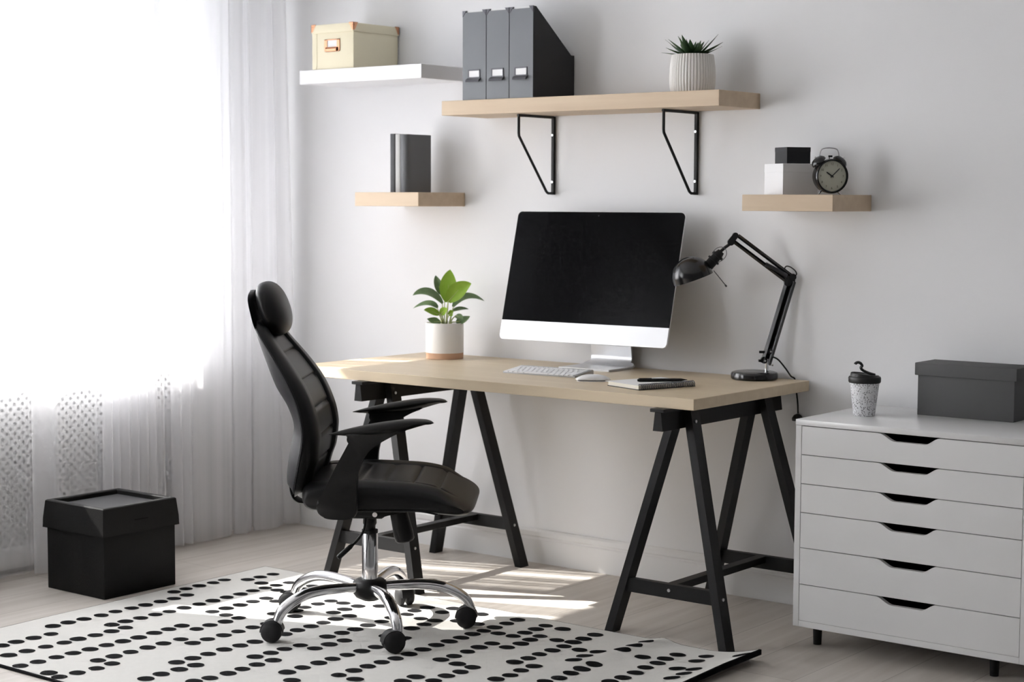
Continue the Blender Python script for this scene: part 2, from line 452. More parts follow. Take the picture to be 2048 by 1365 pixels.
def baseboard(name, axis, span, at, sgn):
    # profile: tall lower board, groove, stepped top bead
    prof = [(0, 0), (0.016, 0), (0.016, 0.085), (0.012, 0.089), (0.012, 0.094), (0.0155, 0.098), (0.0155, 0.114), (0.010, 0.121), (0, 0.122)]
    bm = new()
    if axis == 'x': prism(bm, [(at + sgn * a, z) for a, z in prof], span[0], span[1], 'x')
    else: prism(bm, [(at + sgn * a, z) for a, z in prof], span[0], span[1], 'y')
    return struct(name, bm, M['trim'])
baseboard('baseboard_back', 'x', (XL, XR), 0, -1)
baseboard('baseboard_right', 'y', (YF + 0.016, -0.016), XR, -1)
baseboard('baseboard_front', 'x', (XL, XR), YF, 1)

bm = new(); box(bm, -2.93, XL - WT, -5.2, 0.1, 2.50, 2.62); struct('sun_cut_slab', bm, M['wall'])   # unseen slab added outside above the windows to limit the sun's reach

# radiator screen under the window
rad = thing('radiator_cover', 'white perforated radiator cover seen through the sheer curtain below the window', 'radiator cover', (-1.898, -1.15, 0))
bm = new()
for y in (-0.86, 0.83): box(bm, -0.068, 0.075, y, y + 0.03, 0, 0.68, 0.003)
box(bm, -0.068, 0.071, -0.88, 0.88, 0.68, 0.702, 0.003); box(bm, 0.058, 0.075, -0.83, 0.83, 0.02, 0.09, 0.002); box(bm, 0.058, 0.075, -0.83, 0.83, 0.65, 0.68, 0.002)
obj('frame', bm, M['trim'], rad)
bm = new(); box(bm, 0.060, 0.070, -0.83, 0.83, 0.09, 0.65); obj('perforated_panel', bm, M['perforated'], rad)

# ------------------------------------------------------------------ sheer curtain (one cloth, folded back on itself where it hangs thicker)
def curtain(y_hi, y_lo, dense, name, label):
    path = [(-1.745, y_hi)]
    for b, a in dense:      # from y=b down to y=a, three layers
        d = min(0.03, (b - a) * 0.25)
        path += [(-1.738, b + 0.02), (-1.712, b - d), (-1.700, (a + b) / 2), (-1.712, a + d * 0.6), (-1.728, a), (-1.743, a + d), (-1.745, (a + b) / 2),
                 (-1.748, b - d), (-1.762, b), (-1.778, b - d), (-1.785, (a + b) / 2), (-1.775, a + d), (-1.750, a - 0.02)]
    path.append((-1.74, y_lo))
    pts = spline([(x, y, 0) for x, y in path], 6)
    bm = new(); zs = [0.012 + (2.66 - 0.012) * (k / 22) for k in range(23)]
    vr = []
    for z in zs:
        row = []
        for i, p in enumerate(pts):
            s = 0.6 + 0.4 * min(1, (2.7 - z) / 1.6)
            dx = 0.010 * noise.noise(Vector((p.y * 7, z * 0.7, 1.3))) * (1.5 - z / 2.7)
            dy = 0.012 * noise.noise(Vector((p.y * 5, z * 0.6, 7.7))) * (1.4 - z / 2.7)
            y = p.y + dy
            if p.y > -0.35: y -= (z / 2.7) * 0.085 * (1 + p.y / 0.35)
            row.append(bm.verts.new((-1.745 + (p.x + 1.745) * (1.35 - 0.35 * s) * (1.15 - 0.12 * z) + dx, min(y, -0.022), z + (0.006 * noise.noise(Vector((p.y * 9, 0, 3))) if z < 0.1 else 0))))
        vr.append(row)
    for a, b in zip(vr, vr[1:]):
        for i in range(len(a) - 1): bm.faces.new((a[i], a[i + 1], b[i + 1], b[i]))
    t = thing(name, label, 'curtain', (0, 0, 0))
    o = obj('cloth', bm, M['sheer'], t, 180)
    bm = new(); box(bm, -1.80, -1.69, y_lo - 0.02, min(y_hi, -0.03) + 0.01, 2.655, ZC - 0.001, 0.004); obj('ceiling_track', bm, M['trim'], t)
    return t
dense = [(-0.012, -0.105), (-0.118, -0.265), (-0.285, -0.372), (-0.392, -0.585), (-0.600, -0.628), (-0.642, -0.673), (-0.722, -0.752), (-0.765, -0.785), (-0.798, -0.836), (-0.850, -0.868), (-0.882, -0.926), (-0.940, -0.957), (-0.970, -1.000), (-1.182, -1.302)]
y = -1.50
rnd = random.Random(3)
while y > -5.3:
    w = rnd.uniform(0.10, 0.2); dense.append((y, y - w)); y -= w + rnd.uniform(0.03, 0.14)
curtain(-0.005, -5.6, dense, 'curtain', 'white sheer curtain hanging in folds to the floor in front of the window')

# ------------------------------------------------------------------ rug
RX0, RX1, RY0, RY1 = -1.19, 0.80, -2.085, -0.703
def rug_h(x, y):
    h = 0.008
    k = max(0, min(1, (y + 1.35) / 0.5))
    h += 0.010 * math.exp(-((x - 0.47 - 0.15 * (y + 0.75)) / 0.035) ** 2) * k
    e = max(0, (x - 0.62) / 0.18); kk = max(0, min(1, (y + 1.6) / 0.7))
    h += 0.030 * e * e * (0.35 + 0.65 * kk)
    h += 0.0012 * noise.noise(Vector((x * 4, y * 4, 0)))
    return h
DOTS = [-1003,-1959,-1006,-1906,-1005,-1845,-1003,-1785,-1078,-1721,-1078,-1664,-1075,-1606,-1073,-1541,-1079,-1480,-1075,-1418,-1074,-1362,-895,-2013,-893,-1952,-892,-1887,-888,-1824,-891,-1771,-887,-1712,-886,-1651,-889,-1597,-950,-1599,-952,-1544,-950,-1486,-773,-2061,-771,-2004,-772,-1941,-771,-1883,-768,-1825,-768,-1765,-767,-1706,-765,-1648,-653,-2056,-598,-2063,-593,-2006,-589,-1944,-595,-1885,-652,-1889,-653,-1831,-653,-1771,-1145,-1183,-1149,-1126,-1150,-1068,-1149,-1006,-1153,-951,-1073,-1301,-1072,-1247,-1077,-1186,-951,-1427,-949,-1371,-950,-1310,-951,-1245,-953,-1185,-953,-1124,-953,-1063,-957,-1004,-956,-948,-957,-896,-1021,-904,-1097,-896,-1094,-840,-1093,-780,-901,-946,-840,-1289,-842,-1229,-842,-1169,-844,-1111,-843,-1052,-774,-1292,-714,-1294,-710,-1352,-716,-1412,-711,-1470,-776,-1471,-773,-1526,-771,-1584,-654,-1708,-654,-1649,-651,-1584,-590,-1592,-592,-1533,-590,-1470,-591,-1411,-593,-1349,-589,-1292,-461,-1706,-462,-1648,-463,-1584,-462,-1523,-462,-1465,-337,-1583,-333,-1524,-334,-1469,-269,-1577,-463,-1764,-398,-1751,-400,-1809,-402,-1872,-398,-1929,-266,-1751,-268,-1696,-271,-1638,-269,-1815,-278,-1864,-951,-840,-855,-948,-853,-828,-847,-881,-795,-888,-784,-946,-789,-1061,-657,-1062,-656,-1003,-653,-947,-601,-943,-535,-944,-482,-898,-667,-1186,-593,-1169,-647,-1112,-604,-1244,-535,-1057,-538,-1003,-465,-1058,-470,-1115,-467,-1172,-464,-1230,-463,-1288,-459,-1344,-337,-1049,-337,-1111,-332,-1173,-334,-1229,-336,-1288,-266,-1290,-269,-1350,-269,-1410,-328,-1411,-144,-1286,-144,-1345,-146,-1404,-148,-1462,-147,-1518,-149,-1581,-149,-1640,-80,-1690,-344,-991,-204,-1173,-15,-1284,-13,-1344,-17,-1399,-17,-1456,-17,-1512,-17,-1572,46,-1575,161,-1510,-341,-927,-355,-875,-351,-817,-475,-777,-272,-836,-276,-776,-157,-781,-270,-941,-217,-935,-211,-993,-207,-1055,-161,-892,-89,-886,-148,-1158,-25,-766,-22,-823,-21,-884,-19,-939,-20,-991,-17,-1048,-17,-1105,-18,-1161,-17,-1222,35,-936,89,-933,92,-879,92,-824,90,-772,153,-884,156,-936,163,-990,158,-1049,97,-1043,95,-1101,100,-1161,101,-1222,96,-1274,161,-1279,217,-1280,221,-1337,217,-1393,222,-1452,159,-1454,166,-1508,344,-1334,352,-1281,345,-1223,346,-1166,276,-1165,281,-1108,279,-1052,462,-1269,155,-772,221,-890,272,-879,272,-827,272,-767,280,-935,281,-994,339,-939,398,-929,395,-991,398,-1049,468,-1046,467,-1105,468,-1158,472,-1217,464,-1267,450,-821,450,-881,605,-1043,605,-1105,600,-1158,451,-761,527,-891,587,-865,590,-806,597,-920,596,-981,668,-776,676,-839,678,-943,732,-944,734,-998,729,-1050,779,-770,782,-828,781,-882]
rug = thing('rug', 'ivory rug with rows of black dots under the office chair', 'rug', ((RX0 + RX1) / 2, (RY0 + RY1) / 2, 0))
cx, cy = rug.location.x, rug.location.y
bm = new()
NX, NY = 380, 110
def rx(i, j): # slightly skewed far-left edge
    return RX0 + (RX1 - RX0) * i / NX + 0.03 * (1 - i / NX) * (1 - j / NY) - 0.02 * (1 - i / NX)
top = [[bm.verts.new((rx(i, j) - cx, RY0 + (RY1 - RY0) * j / NY - cy, rug_h(rx(i, j), RY0 + (RY1 - RY0) * j / NY))) for i in range(NX + 1)] for j in range(NY + 1)]
for j in range(NY):
    for i in range(NX): bm.faces.new((top[j][i], top[j][i + 1], top[j + 1][i + 1], top[j + 1][i]))
rd = random.Random(5)
dots = list(zip(DOTS[0::2], DOTS[1::2]))
def dot(x, y, r, rot, h0=0.0009):
    vs = []
    n = 18
    for k in range(n):
        a = 2 * PI * k / n
        q = r * (1 + 0.10 * noise.noise(Vector((math.cos(a) * 1.2 + x * 30, math.sin(a) * 1.2 + y * 30, 0))))
        px, py = x + q * 1.06 * math.cos(a + rot), y + q * 0.94 * math.sin(a + rot)
        vs.append(bm.verts.new((px - cx, py - cy, rug_h(px, py) + h0)))
    outer = vs
    for s_ in (0.75, 0.5, 0.25):
        inner = []
        for v_ in vs:
            px, py = x + (v_.co.x + cx - x) * s_, y + (v_.co.y + cy - y) * s_
            inner.append(bm.verts.new((px - cx, py - cy, rug_h(px, py) + h0)))
        for k in range(n):
            f = bm.faces.new((outer[k], outer[(k + 1) % n], inner[(k + 1) % n], inner[k])); f.material_index = 1
        outer = inner
    c = bm.verts.new((x - cx, y - cy, rug_h(x, y) + h0))
    for k in range(n):
        f = bm.faces.new((outer[k], outer[(k + 1) % n], c)); f.material_index = 1
seen = []
for a, b in dots:
    x, y = a / 1000, b / 1000
    if any((x - p) ** 2 + (y - q) ** 2 < 0.02 ** 2 for p, q in seen): continue
    if not (RX0 + 0.02 < x < RX1 - 0.02 and RY0 + 0.02 < y < RY1 - 0.015): continue
    seen.append((x, y)); dot(x, y, rd.uniform(0.0225, 0.0255), rd.uniform(0, 3))
# the part of the rug outside the photograph carries on in the same rows
for k in range(14):
    x = -0.45 + k * 0.092
    for q in range(9):
        y = -2.03 + q * 0.076 + (k % 3) * 0.02
        xx = x + (0.046 if ((q + k) // 4) % 2 else 0)
        if xx > RX1 - 0.05 or q % 9 == (k * 5) % 9: continue
        if y > -2.215 + 0.806 * (xx + 0.653): continue      # beyond this line every dot was measured
        if any((xx - p) ** 2 + (y - s) ** 2 < 0.05 ** 2 for p, s in seen): continue
        seen.append((xx, y)); dot(xx, y, 0.024, 0)
obj('pile', bm, [M['rug_white'], M['rug_black']], rug, 60)
bm = new()
ring = [(rx(i, 0), RY0) for i in range(0, NX + 1, 4)] + [(rx(NX, j), RY0 + (RY1 - RY0) * j / NY) for j in range(2, NY + 1, 2)] \
     + [(rx(i, NY), RY1) for i in range(NX - 4, -1, -4)] + [(rx(0, j), RY0 + (RY1 - RY0) * j / NY) for j in range(NY - 2, 0, -2)]
mid = ((RX0 + RX1) / 2, (RY0 + RY1) / 2)
rings = []
for (x, y) in ring:
    dx = 0.004 if x > RX1 - 0.001 else (-0.004 if x < mid[0] - 0.95 else 0); dy = 0.004 if y >= RY1 - 1e-6 else (-0.004 if y <= RY0 + 1e-6 else 0)
    h = rug_h(x, y)
    lo = max(0.0, h - 0.016)
    rings.append([(x - cx, y - cy, h + 0.0006), (x + dx - cx, y + dy - cy, h - 0.001), (x + dx - cx, y + dy - cy, lo), (x - cx, y - cy, lo)])
ring_loft(bm, rings, cap=False, closed=True)
obj('binding', bm, M['rug_black'], rug, 0)

# ------------------------------------------------------------------ desk top + trestles
DX0, DX1, DY0, DY1, DZ = -1.049, 0.574, -0.708, -0.018, 0.7375
bm = new(); box(bm, DX0 - DX0, DX1 - DX0, 0, DY1 - DY0, 0, 0.0333, 0.0012, 1)
top_o = obj('desk', bm, M['desk_oak'], None, 30, (DX0, DY0, DZ - 0.0333))
tag(top_o, 'pale birch desk board lying across two black trestles', 'desk')
HB = DZ - 0.0333
def make_trestle(label, x):
    t = thing('trestle', label, 'trestle', (x, -0.384, 0), 0, 'black trestles under the desk')
    bm = new()
    prism(bm, [(-0.017, HB - 0.066), (0.017, HB - 0.066), (0.010, HB - 0.008), (-0.010, HB - 0.008)], -0.352, 0.352, 'y')
    beam = obj('top_beam', bm, M['black_wood'], t, 30)
    bm = new(); box(bm, -0.024, 0.024, -0.358, 0.358, HB - 0.010, HB, 0.001, 1); obj('beam_cap', bm, M['black_wood'], beam, 30)
    for sy in (-1, 1):
        for sx in (-1, 1):
            # leg: rectangular batten leaning outward in x and a little in y
            a = Vector((sx * 0.203, sy * 0.284, 0)); b = Vector((sx * 0.022, 0.225 if sy > 0 else -0.207, HB - 0.012))
            hx, hy = 0.0135, 0.023
            bm = new()
            rings = []
            for p in (a, b): rings.append([(p.x - hx, p.y - hy, p.z), (p.x + hx, p.y - hy, p.z), (p.x + hx, p.y + hy, p.z), (p.x - hx, p.y + hy, p.z)])
            ring_loft(bm, rings)
            lg = obj('leg', bm, M['black_wood'], t, 30)
            q = a.lerp(b, 0.95)
            for k, zz in ((0, 0.95), (1, 0.215)):
                if k == 0 and sy > 0: continue
                q = a.lerp(b, zz)
                bm = new(); cyl(bm, (q.x + sx * hx * 0.98, q.y - hy * (0.2 if k == 0 else 0.0), q.z), (q.x + sx * (hx + 0.003), q.y - hy * (0.2 if k == 0 else 0.0), q.z), 0.0048, seg=12)
                obj('screw', bm, M['steel'], lg, 30)
        bm = new(); zc = 0.151; yy = sy * 0.271
        w = 0.203 - (0.203 - 0.022) * zc / HB
        prism(bm, [(-w + 0.008, zc - 0.021), (w - 0.008, zc - 0.021), (w - 0.018, zc + 0.021), (-w + 0.018, zc + 0.021)], yy - 0.011, yy + 0.011, 'y')
        rl = obj('cross_rail', bm, M['black_wood'], t, 30)
        bm = new(); cyl(bm, (0, yy + sy * 0.0105, zc + 0.003), (0, yy + sy * 0.0135, zc + 0.003), 0.005, seg=12); obj('screw', bm, M['steel'], rl, 30)
    bm = new(); box(bm, -0.017, 0.017, -0.262, 0.262, 0.150, 0.172, 0.001, 1); obj('stretcher', bm, M['black_wood'], t, 30)
    return t
make_trestle('black wooden trestle under the window end of the desk, behind the chair', -0.727)
make_trestle('black wooden trestle under the desk end beside the white drawer unit', 0.468)

# ------------------------------------------------------------------ wall shelves
def shelf(name, label, x0, x1, d, z, m, t=0.0505, grp=None):
    bm = new(); box(bm, 0, x1 - x0, -d, 0, -t, 0, 0.0012, 1)
    o = obj(name, bm, m, None, 30, (x0, -0.0005, z)); return tag(o, label, 'shelf', grp)
shelf('wall_shelf', 'white wall shelf high by the curtain, carrying the cream box', -1.467, -0.859, 0.2617, 1.7931, M['white_shelf'])
shelf('wall_shelf', 'long oak wall shelf resting on two black wire brackets', -0.770, 0.3686, 0.255, 1.6579, M['oak'])
shelf('wall_shelf', 'short oak wall shelf holding the grey books', -1.1846, -0.8735, 0.2612, 1.3374, M['oak'])
shelf('wall_shelf', 'short oak wall shelf holding the alarm clock', 0.4564, 0.7704, 0.255, 1.3301, M['oak'])
def bracket(label, x):
    t = thing('shelf_bracket', label, 'bracket', (x, 0, 1.335), 0, 'black wire shelf brackets')
    zt = 1.6072 - 1.335
    bm = new()
    tube(bm, [(0, -0.010, 0.0), (0, -0.036, 0.0), (0, -0.047, 0.006), (0, -0.205, 0.196), (0, -0.207, 0.206), (0, -0.207, zt - 0.006)], 0.0048, 10)
    tube(bm, [(0, -0.2118, zt - 0.0052), (0, -0.005, zt - 0.0052)], 0.0050, 10)
    obj('wire_frame', bm, M['black_plastic'], t)
    bm = new(); box(bm, -0.006, 0.006, -0.0125, -0.0005, -0.005, zt - 0.002, 0.001, 1); up_ = obj('wall_strip', bm, M['black_plastic'], t)
    for z in (0.040, 0.205):
        bm = new(); cyl(bm, (0, -0.0125, z), (0, -0.0155, z), 0.0042, seg=12); obj('screw', bm, M['steel'], up_, 30)
bracket('black wire bracket under the long shelf, below the magazine files', -0.4625)
bracket('black wire bracket under the long shelf, below the succulent', 0.1315)

# ------------------------------------------------------------------ magazine files
FH = 0.308
def make_file(label, x0, w):
    t = thing('magazine_file', label, 'magazine file', (x0 + w / 2, -0.245, 1.6579), 0, 'slate magazine files on the long shelf')
    h = w / 2; d = 0.236; th = 0.0035
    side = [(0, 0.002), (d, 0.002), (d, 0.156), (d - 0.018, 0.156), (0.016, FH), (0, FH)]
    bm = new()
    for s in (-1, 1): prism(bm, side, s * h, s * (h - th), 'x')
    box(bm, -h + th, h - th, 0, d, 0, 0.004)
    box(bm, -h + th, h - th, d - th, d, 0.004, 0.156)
    obj('shell', bm, M['file_shaded'], t, 30)
    bm = new(); prism(bm, [(-h, 0.001), (h, 0.001), (h, FH - 0.001), (h - 0.012, FH - 0.001), (h - 0.016, FH - 0.006), (-h + 0.016, FH - 0.006), (-h + 0.012, FH - 0.001), (-h, FH - 0.001)], -0.0015, 0.003, 'y')
    fr = obj('front_panel', bm, M['file_lit'], t, 30)
    bm = new(); box(bm, -h + 0.014, h - 0.014, 0.0032, 0.006, FH - 0.02, FH, 0.0003, 1); obj('edge_glint', bm, M['paper'], t, 30)  # white strip stands for the reflection along the cut top edge
    for s in (-1, 1):
        bm = new(); prism(bm, [(s * h * 1.004, FH + 0.001), (s * (h - 0.017), FH + 0.001), (s * h * 1.004, FH - 0.020)], -0.0028, 0.004, 'y')
        obj('corner_cap', bm, M['gunmetal'], t, 30)
    bm = new()
    for (a, b, c, d2) in ((-0.027, 0.027, 0.101, 0.105), (-0.027, -0.023, 0.077, 0.105), (0.023, 0.027, 0.077, 0.105), (-0.027, 0.027, 0.074, 0.079)):
        box(bm, a, b, -0.0042, -0.0015, c, d2, 0.0005, 1)
    lh = obj('label_holder', bm, M['gunmetal'], fr, 30)
    bm = new(); box(bm, -0.023, 0.023, -0.0026, -0.0014, 0.079, 0.101); obj('label_card', bm, M['paper'], fr, 0)
    bm = new(); prism(bm, [(-0.002, 0.077), (-0.014, 0.069), (-0.016, 0.062), (-0.012, 0.062), (-0.002, 0.068)], -0.030, 0.030, 'x', 0.0008, 1); obj('finger_pull', bm, M['gunmetal'], fr, 30)
make_file('slate magazine file at the window end of the row of three on the long shelf', -0.681, 0.104)
make_file('slate magazine file in the middle of the row of three on the long shelf', -0.574, 0.098)
make_file('slate magazine file at the end of the row nearest the succulent, side showing', -0.473, 0.101)

# ------------------------------------------------------------------ cream box on the white shelf
t = thing('storage_box', 'cream lidded box with copper corners on the white wall shelf', 'box', (-1.301, -0.131, 1.7931))
W2, D2 = 0.104, 0.122
bm = new(); box(bm, -W2, W2, -D2, D2, 0, 0.145, 0.002, 2); body = obj('body', bm, M['cream'], t)
bm = new(); prism(bm, [(-W2 - 0.0012, 0.002), (-W2 + 0.018, 0.002), (-W2 + 0.022, 0.012), (-W2 + 0.022, 0.145), (-W2 - 0.0012, 0.145)], -D2 - 0.0014, -D2 + 0.01, 'y'); obj('corner_strip', bm, M['cream'], body, 30)
bm = new(); box(bm, -W2 - 0.004, W2 + 0.004, -D2 - 0.004, D2 + 0.003, 0.134, 0.166, 0.0025, 2); lid = obj('lid', bm, M['cream'], t)
for sx in (-1, 1):
    for sy in (-1, 1):
        X, Y = sx * (W2 + 0.0045), sy * (D2 + (0.0045 if sy < 0 else 0.0035))
        bm = new()
        prism(bm, [(X, 0.1668), (X - sx * 0.024, 0.1668), (X - sx * 0.008, 0.139), (X, 0.139)], Y, Y - sy * 0.0025, 'y')
        prism(bm, [(Y, 0.1668), (Y - sy * 0.024, 0.1668), (Y - sy * 0.008, 0.139), (Y, 0.139)], X, X - sx * 0.0025, 'x')
        bm2 = bm; prism(bm2, [(X, Y), (X - sx * 0.024, Y), (X, Y - sy * 0.024)], 0.1655, 0.1676, 'z')
        for q in ((X - sx * 0.008, Y, 0.158), ):
            cyl(bm, (q[0], q[1], q[2]), (q[0], q[1] + sy * 0.0015, q[2]), 0.0028, seg=10)
        cyl(bm, (X, Y - sy * 0.008, 0.158), (X + sx * 0.0015, Y - sy * 0.008, 0.158), 0.0028, seg=10)
        obj('corner_cap', bm, M['copper'], lid, 30)
bm = new()
lx = -0.002; y0 = -D2
for (a, b, c, d) in ((-0.039, 0.039, 0.106, 0.110), (-0.039, -0.024, 0.066, 0.110), (0.024, 0.039, 0.066, 0.110), (-0.034, 0.034, 0.064, 0.082)):
    box(bm, lx + a, lx + b, y0 - 0.004, y0, c, d, 0.0008, 1)
prism(bm, [(y0 - 0.003, 0.082), (y0 - 0.010, 0.074), (y0 - 0.010, 0.066), (y0 - 0.003, 0.064)], lx - 0.026, lx + 0.026, 'x')
lh = obj('label_holder', bm, M['copper'], body, 30)
bm = new(); box(bm, lx - 0.024, lx + 0.024, y0 - 0.0018, y0 + 0.001, 0.082, 0.106); obj('label_card', bm, M['paper'], body, 0)

# ------------------------------------------------------------------ books
def book(label, x0, w, cm, y0=-0.2, d=0.131, h=0.212, roundy=0.3):
    t = thing('book', label, 'book', (x0 + w / 2, y0, 1.3374), 0, 'books on the short shelf by the curtain')
    hw = w / 2; th = 0.0025
    bm = new()
    # cover: rounded spine at the front plus two boards
    sp = [(-hw, 0.010)] + [(-hw * math.cos(a), -roundy * 0.012 * math.sin(a) + 0.003) for a in [PI * k / 10 for k in range(11)]] + [(hw, 0.010)]
    sp_in = [(x * (1 - th / hw), y + th) for x, y in reversed(sp)]
    prism(bm, sp + sp_in, 0, h, 'z')
    box(bm, -hw, -hw + th, 0.009, d, 0, h); box(bm, hw - th, hw, 0.009, d, 0, h)
    obj('cover', bm, cm, t, 40)
    bm = new(); box(bm, -hw + th, hw - th, 0.006, d - 0.004, 0.003, h - 0.004); obj('pages', bm, M['page'], t, 0)
book('thin dark grey book at the curtain end of the short shelf', -1.066, 0.0235, M['book_dark'], h=0.214)
book('light grey book with dark edges standing between two dark books', -1.0405, 0.0235, M['book_light'], h=0.212)
book('thick dark grey book whose cover faces the room, last of three', -1.015, 0.0345, M['book_mid'], h=0.211, roundy=0.8)
# ------------------------------------------------------------------ succulent on the long shelf
t = thing('potted_succulent', 'spiky green succulent in a ribbed white pot on the long shelf', 'potted plant', (0.192, -0.132, 1.6579))
bm = new()
lathe(bm, [(0.0, 0), (0.062, 0), (0.067, 0.003), (0.0705, 0.025), (0.0715, 0.055), (0.0695, 0.09), (0.0650, 0.121), (0.0635, 0.124), (0.062, 0.120), (0.062, 0.09), (0.0, 0.088)], 264, ribs=44, rib_amp=0.0036)
obj('pot', bm, M['ceramic'], t, 25)
bm = new(); lathe(bm, [(0.0615, 0.086), (0.0615, 0.112), (0.04, 0.117), (0.0, 0.118)], 32); obj('soil', bm, M['soil'], t)
def spike(bm, base, az, el, L, w, curl):
    d = Vector((math.cos(az) * math.cos(el), math.sin(az) * math.cos(el), math.sin(el)))
    side = Vector((-math.sin(az), math.cos(az), 0)); nrm = side.cross(d).normalized() * -1
    rings = []
    for k in range(9):
        s = k / 8
        p = Vector(base) + d * (L * s) - nrm * 0 + Vector((0, 0, curl * L * s * s))
        ww = w * (0.75 + 0.6 * s - 1.35 * s ** 2.2) if s < 1 else 0.0003
        ww = max(ww, 0.0004); th = max(0.0035 * (1 - s), 0.0003)
        rings.append([p - side * ww + nrm * th * 0.7, p - side * ww * 0.5 - nrm * th, p + side * ww * 0.5 - nrm * th, p + side * ww + nrm * th * 0.7, p + nrm * th * 0.1])
    ring_loft(bm, rings)
bm = new(); rs = random.Random(11)
for layer, (n, el, L, r0) in enumerate(((9, 0.30, 0.086, 0.022), (8, 0.58, 0.078, 0.016), (7, 0.90, 0.062, 0.010), (4, 1.2, 0.048, 0.004))):
    for k in range(n):
        az = 2 * PI * (k + 0.37 * layer) / n + rs.uniform(-0.15, 0.15)
        spike(bm, (r0 * math.cos(az), r0 * math.sin(az), 0.121), az, el + rs.uniform(-0.12, 0.12), L * rs.uniform(0.85, 1.15), 0.0135, rs.uniform(-0.05, 0.22))
obj('foliage', bm, M['succulent'], t, 40)

# ------------------------------------------------------------------ gift boxes + alarm clock on the right-hand short shelf
SZ = 1.3301
E1 = Vector((0.848, -0.530, 0)); E2 = Vector((0.530, 0.848, 0)); ROTB = math.atan2(E1.y, E1.x)
def cube_box(name, label, corner, w, d, h, z, m):
    c = Vector(corner) - E1 * (w / 2) + E2 * (d / 2)
    t = thing(name, label, 'box', (c.x, c.y, z), ROTB)
    bm = new(); box(bm, -w / 2 + 0.0006, w / 2 - 0.0006, -d / 2 + 0.0006, d / 2 - 0.0006, 0, h - 0.004, 0.0008, 1); obj('body', bm, m, t, 30)
    bm = new(); box(bm, -w / 2, w / 2, -d / 2, d / 2, h * 0.72, h, 0.0010, 1); obj('lid', bm, m, t, 30)
    return t
wc = Vector((0.568, -0.2, 0))
cube_box('gift_box', 'plain white box behind the alarm clock, under the small black box', wc, 0.121, 0.124, 0.0965, SZ, M['gift_white'])
cube_box('gift_box', 'small black box stacked on the plain white box', wc - E1 * 0.020 + E2 * 0.024, 0.079, 0.084, 0.0515, SZ + 0.0965, M['gift_black'])

FA = math.radians(-38)
t = thing('alarm_clock', 'round black twin-bell alarm clock on the short oak shelf', 'clock', (0.699, -0.145, SZ), FA + PI / 2)
# local: faces -y, x to the right, z up
CZ = 0.057; Rr = 0.0525
def yrot(m_z):  # lathe axis z -> -y
    return Matrix.Translation((0, 0, CZ)) @ Matrix.Rotation(PI / 2, 4, 'X')
MX = yrot(0)
bm = new(); lathe(bm, [(0, -0.028), (0.030, -0.028), (0.046, -0.024), (0.0505, -0.012), (0.0505, 0.016), (0.0, 0.016)], 56, mat4=MX); obj('case', bm, M['black_gloss'], t)
bm = new(); lathe(bm, [(0.0465, 0.015), (0.0465, 0.022), (0.048, 0.0245), (0.0515, 0.0245), (0.0530, 0.020), (0.0530, 0.012), (0.0505, 0.010), (0.0465, 0.015)], 64, mat4=MX); obj('bezel', bm, M['black_gloss'], t)
bm = new(); lathe(bm, [(0, 0.0165), (0.0468, 0.0165), (0.0468, 0.0185), (0, 0.0185)], 56, mat4=MX); dial = obj('dial', bm, M['dial'], t)
bm = new()
cu = bpy.data.curves.new('numeral', 'FONT'); cu.align_x = 'CENTER'; cu.align_y = 'CENTER'; cu.size = 0.0098; cu.extrude = 0.0002
tmp = bpy.data.objects.new('numeral', cu); COL.objects.link(tmp)
for n in range(1, 13):
    cu.body = str(n)
    dg = bpy.context.evaluated_depsgraph_get(); dg.update()
    me = bpy.data.meshes.new_from_object(tmp.evaluated_get(dg))
    a = PI / 2 - 2 * PI * n / 12
    st = len(bm.verts); bm.from_mesh(me); bm.verts.ensure_lookup_table()
    xform(bm, Matrix.Translation((0.037 * math.cos(a), -0.0188, CZ + 0.037 * math.sin(a))) @ Matrix.Rotation(PI / 2, 4, 'X'), st)
    bpy.data.meshes.remove(me)
bpy.data.objects.remove(tmp); bpy.data.curves.remove(cu)
obj('numerals', bm, M['dial_mark'], dial, 0)
def hand(name, ang, L, w, y):
    bm = new(); c, s = math.sin(ang), math.cos(ang)
    poly = [(-w, -0.006), (w, -0.006), (w, L * 0.85), (0, L), (-w, L * 0.85)]
    prism(bm, [(x * s + z * c, CZ - x * c + z * s) for x, z in poly], y, y - 0.0006, 'y')
    obj(name, bm, M['hand'], t, 0)
hand('hour_hand', math.radians(304), 0.023, 0.0019, -0.0193)
hand('minute_hand', math.radians(46), 0.036, 0.0014, -0.0203)
bm = new(); cyl(bm, (0, -0.0185, CZ), (0, -0.0215, CZ), 0.0032, seg=16); obj('hub', bm, M['hand'], t, 30)
for s in (-1, 1):
    ax = Vector((s * 0.66, 0, 0.75)).normalized(); base = Vector((s * 0.036, 0.003, CZ + 0.045))
    m4 = Matrix.Translation(base) @ ax.to_track_quat('Z', 'Y').to_matrix().to_4x4()
    bm = new(); lathe(bm, [(0, 0.011), (0.009, 0.0118), (0.0175, 0.0088), (0.0232, 0.002), (0.0243, -0.004), (0.0226, -0.004), (0.0185, 0.000), (0.0, 0.006)], 32, mat4=m4); b_ = obj('bell', bm, M['black_gloss'], t)
    bm = new(); cyl(bm, base - ax * 0.012, base + ax * 0.017, 0.0016, seg=10); cyl(bm, base + ax * 0.013, base + ax * 0.018, 0.0028, seg=12); obj('bell_post', bm, M['chrome'], t, 30)
    bm = new(); tube(bm, [(s * 0.026, 0.0, CZ - 0.045), (s * 0.036, -0.004, 0.001)], [0.0032, 0.0022], 10); obj('leg', bm, M['chrome'], t, 40)
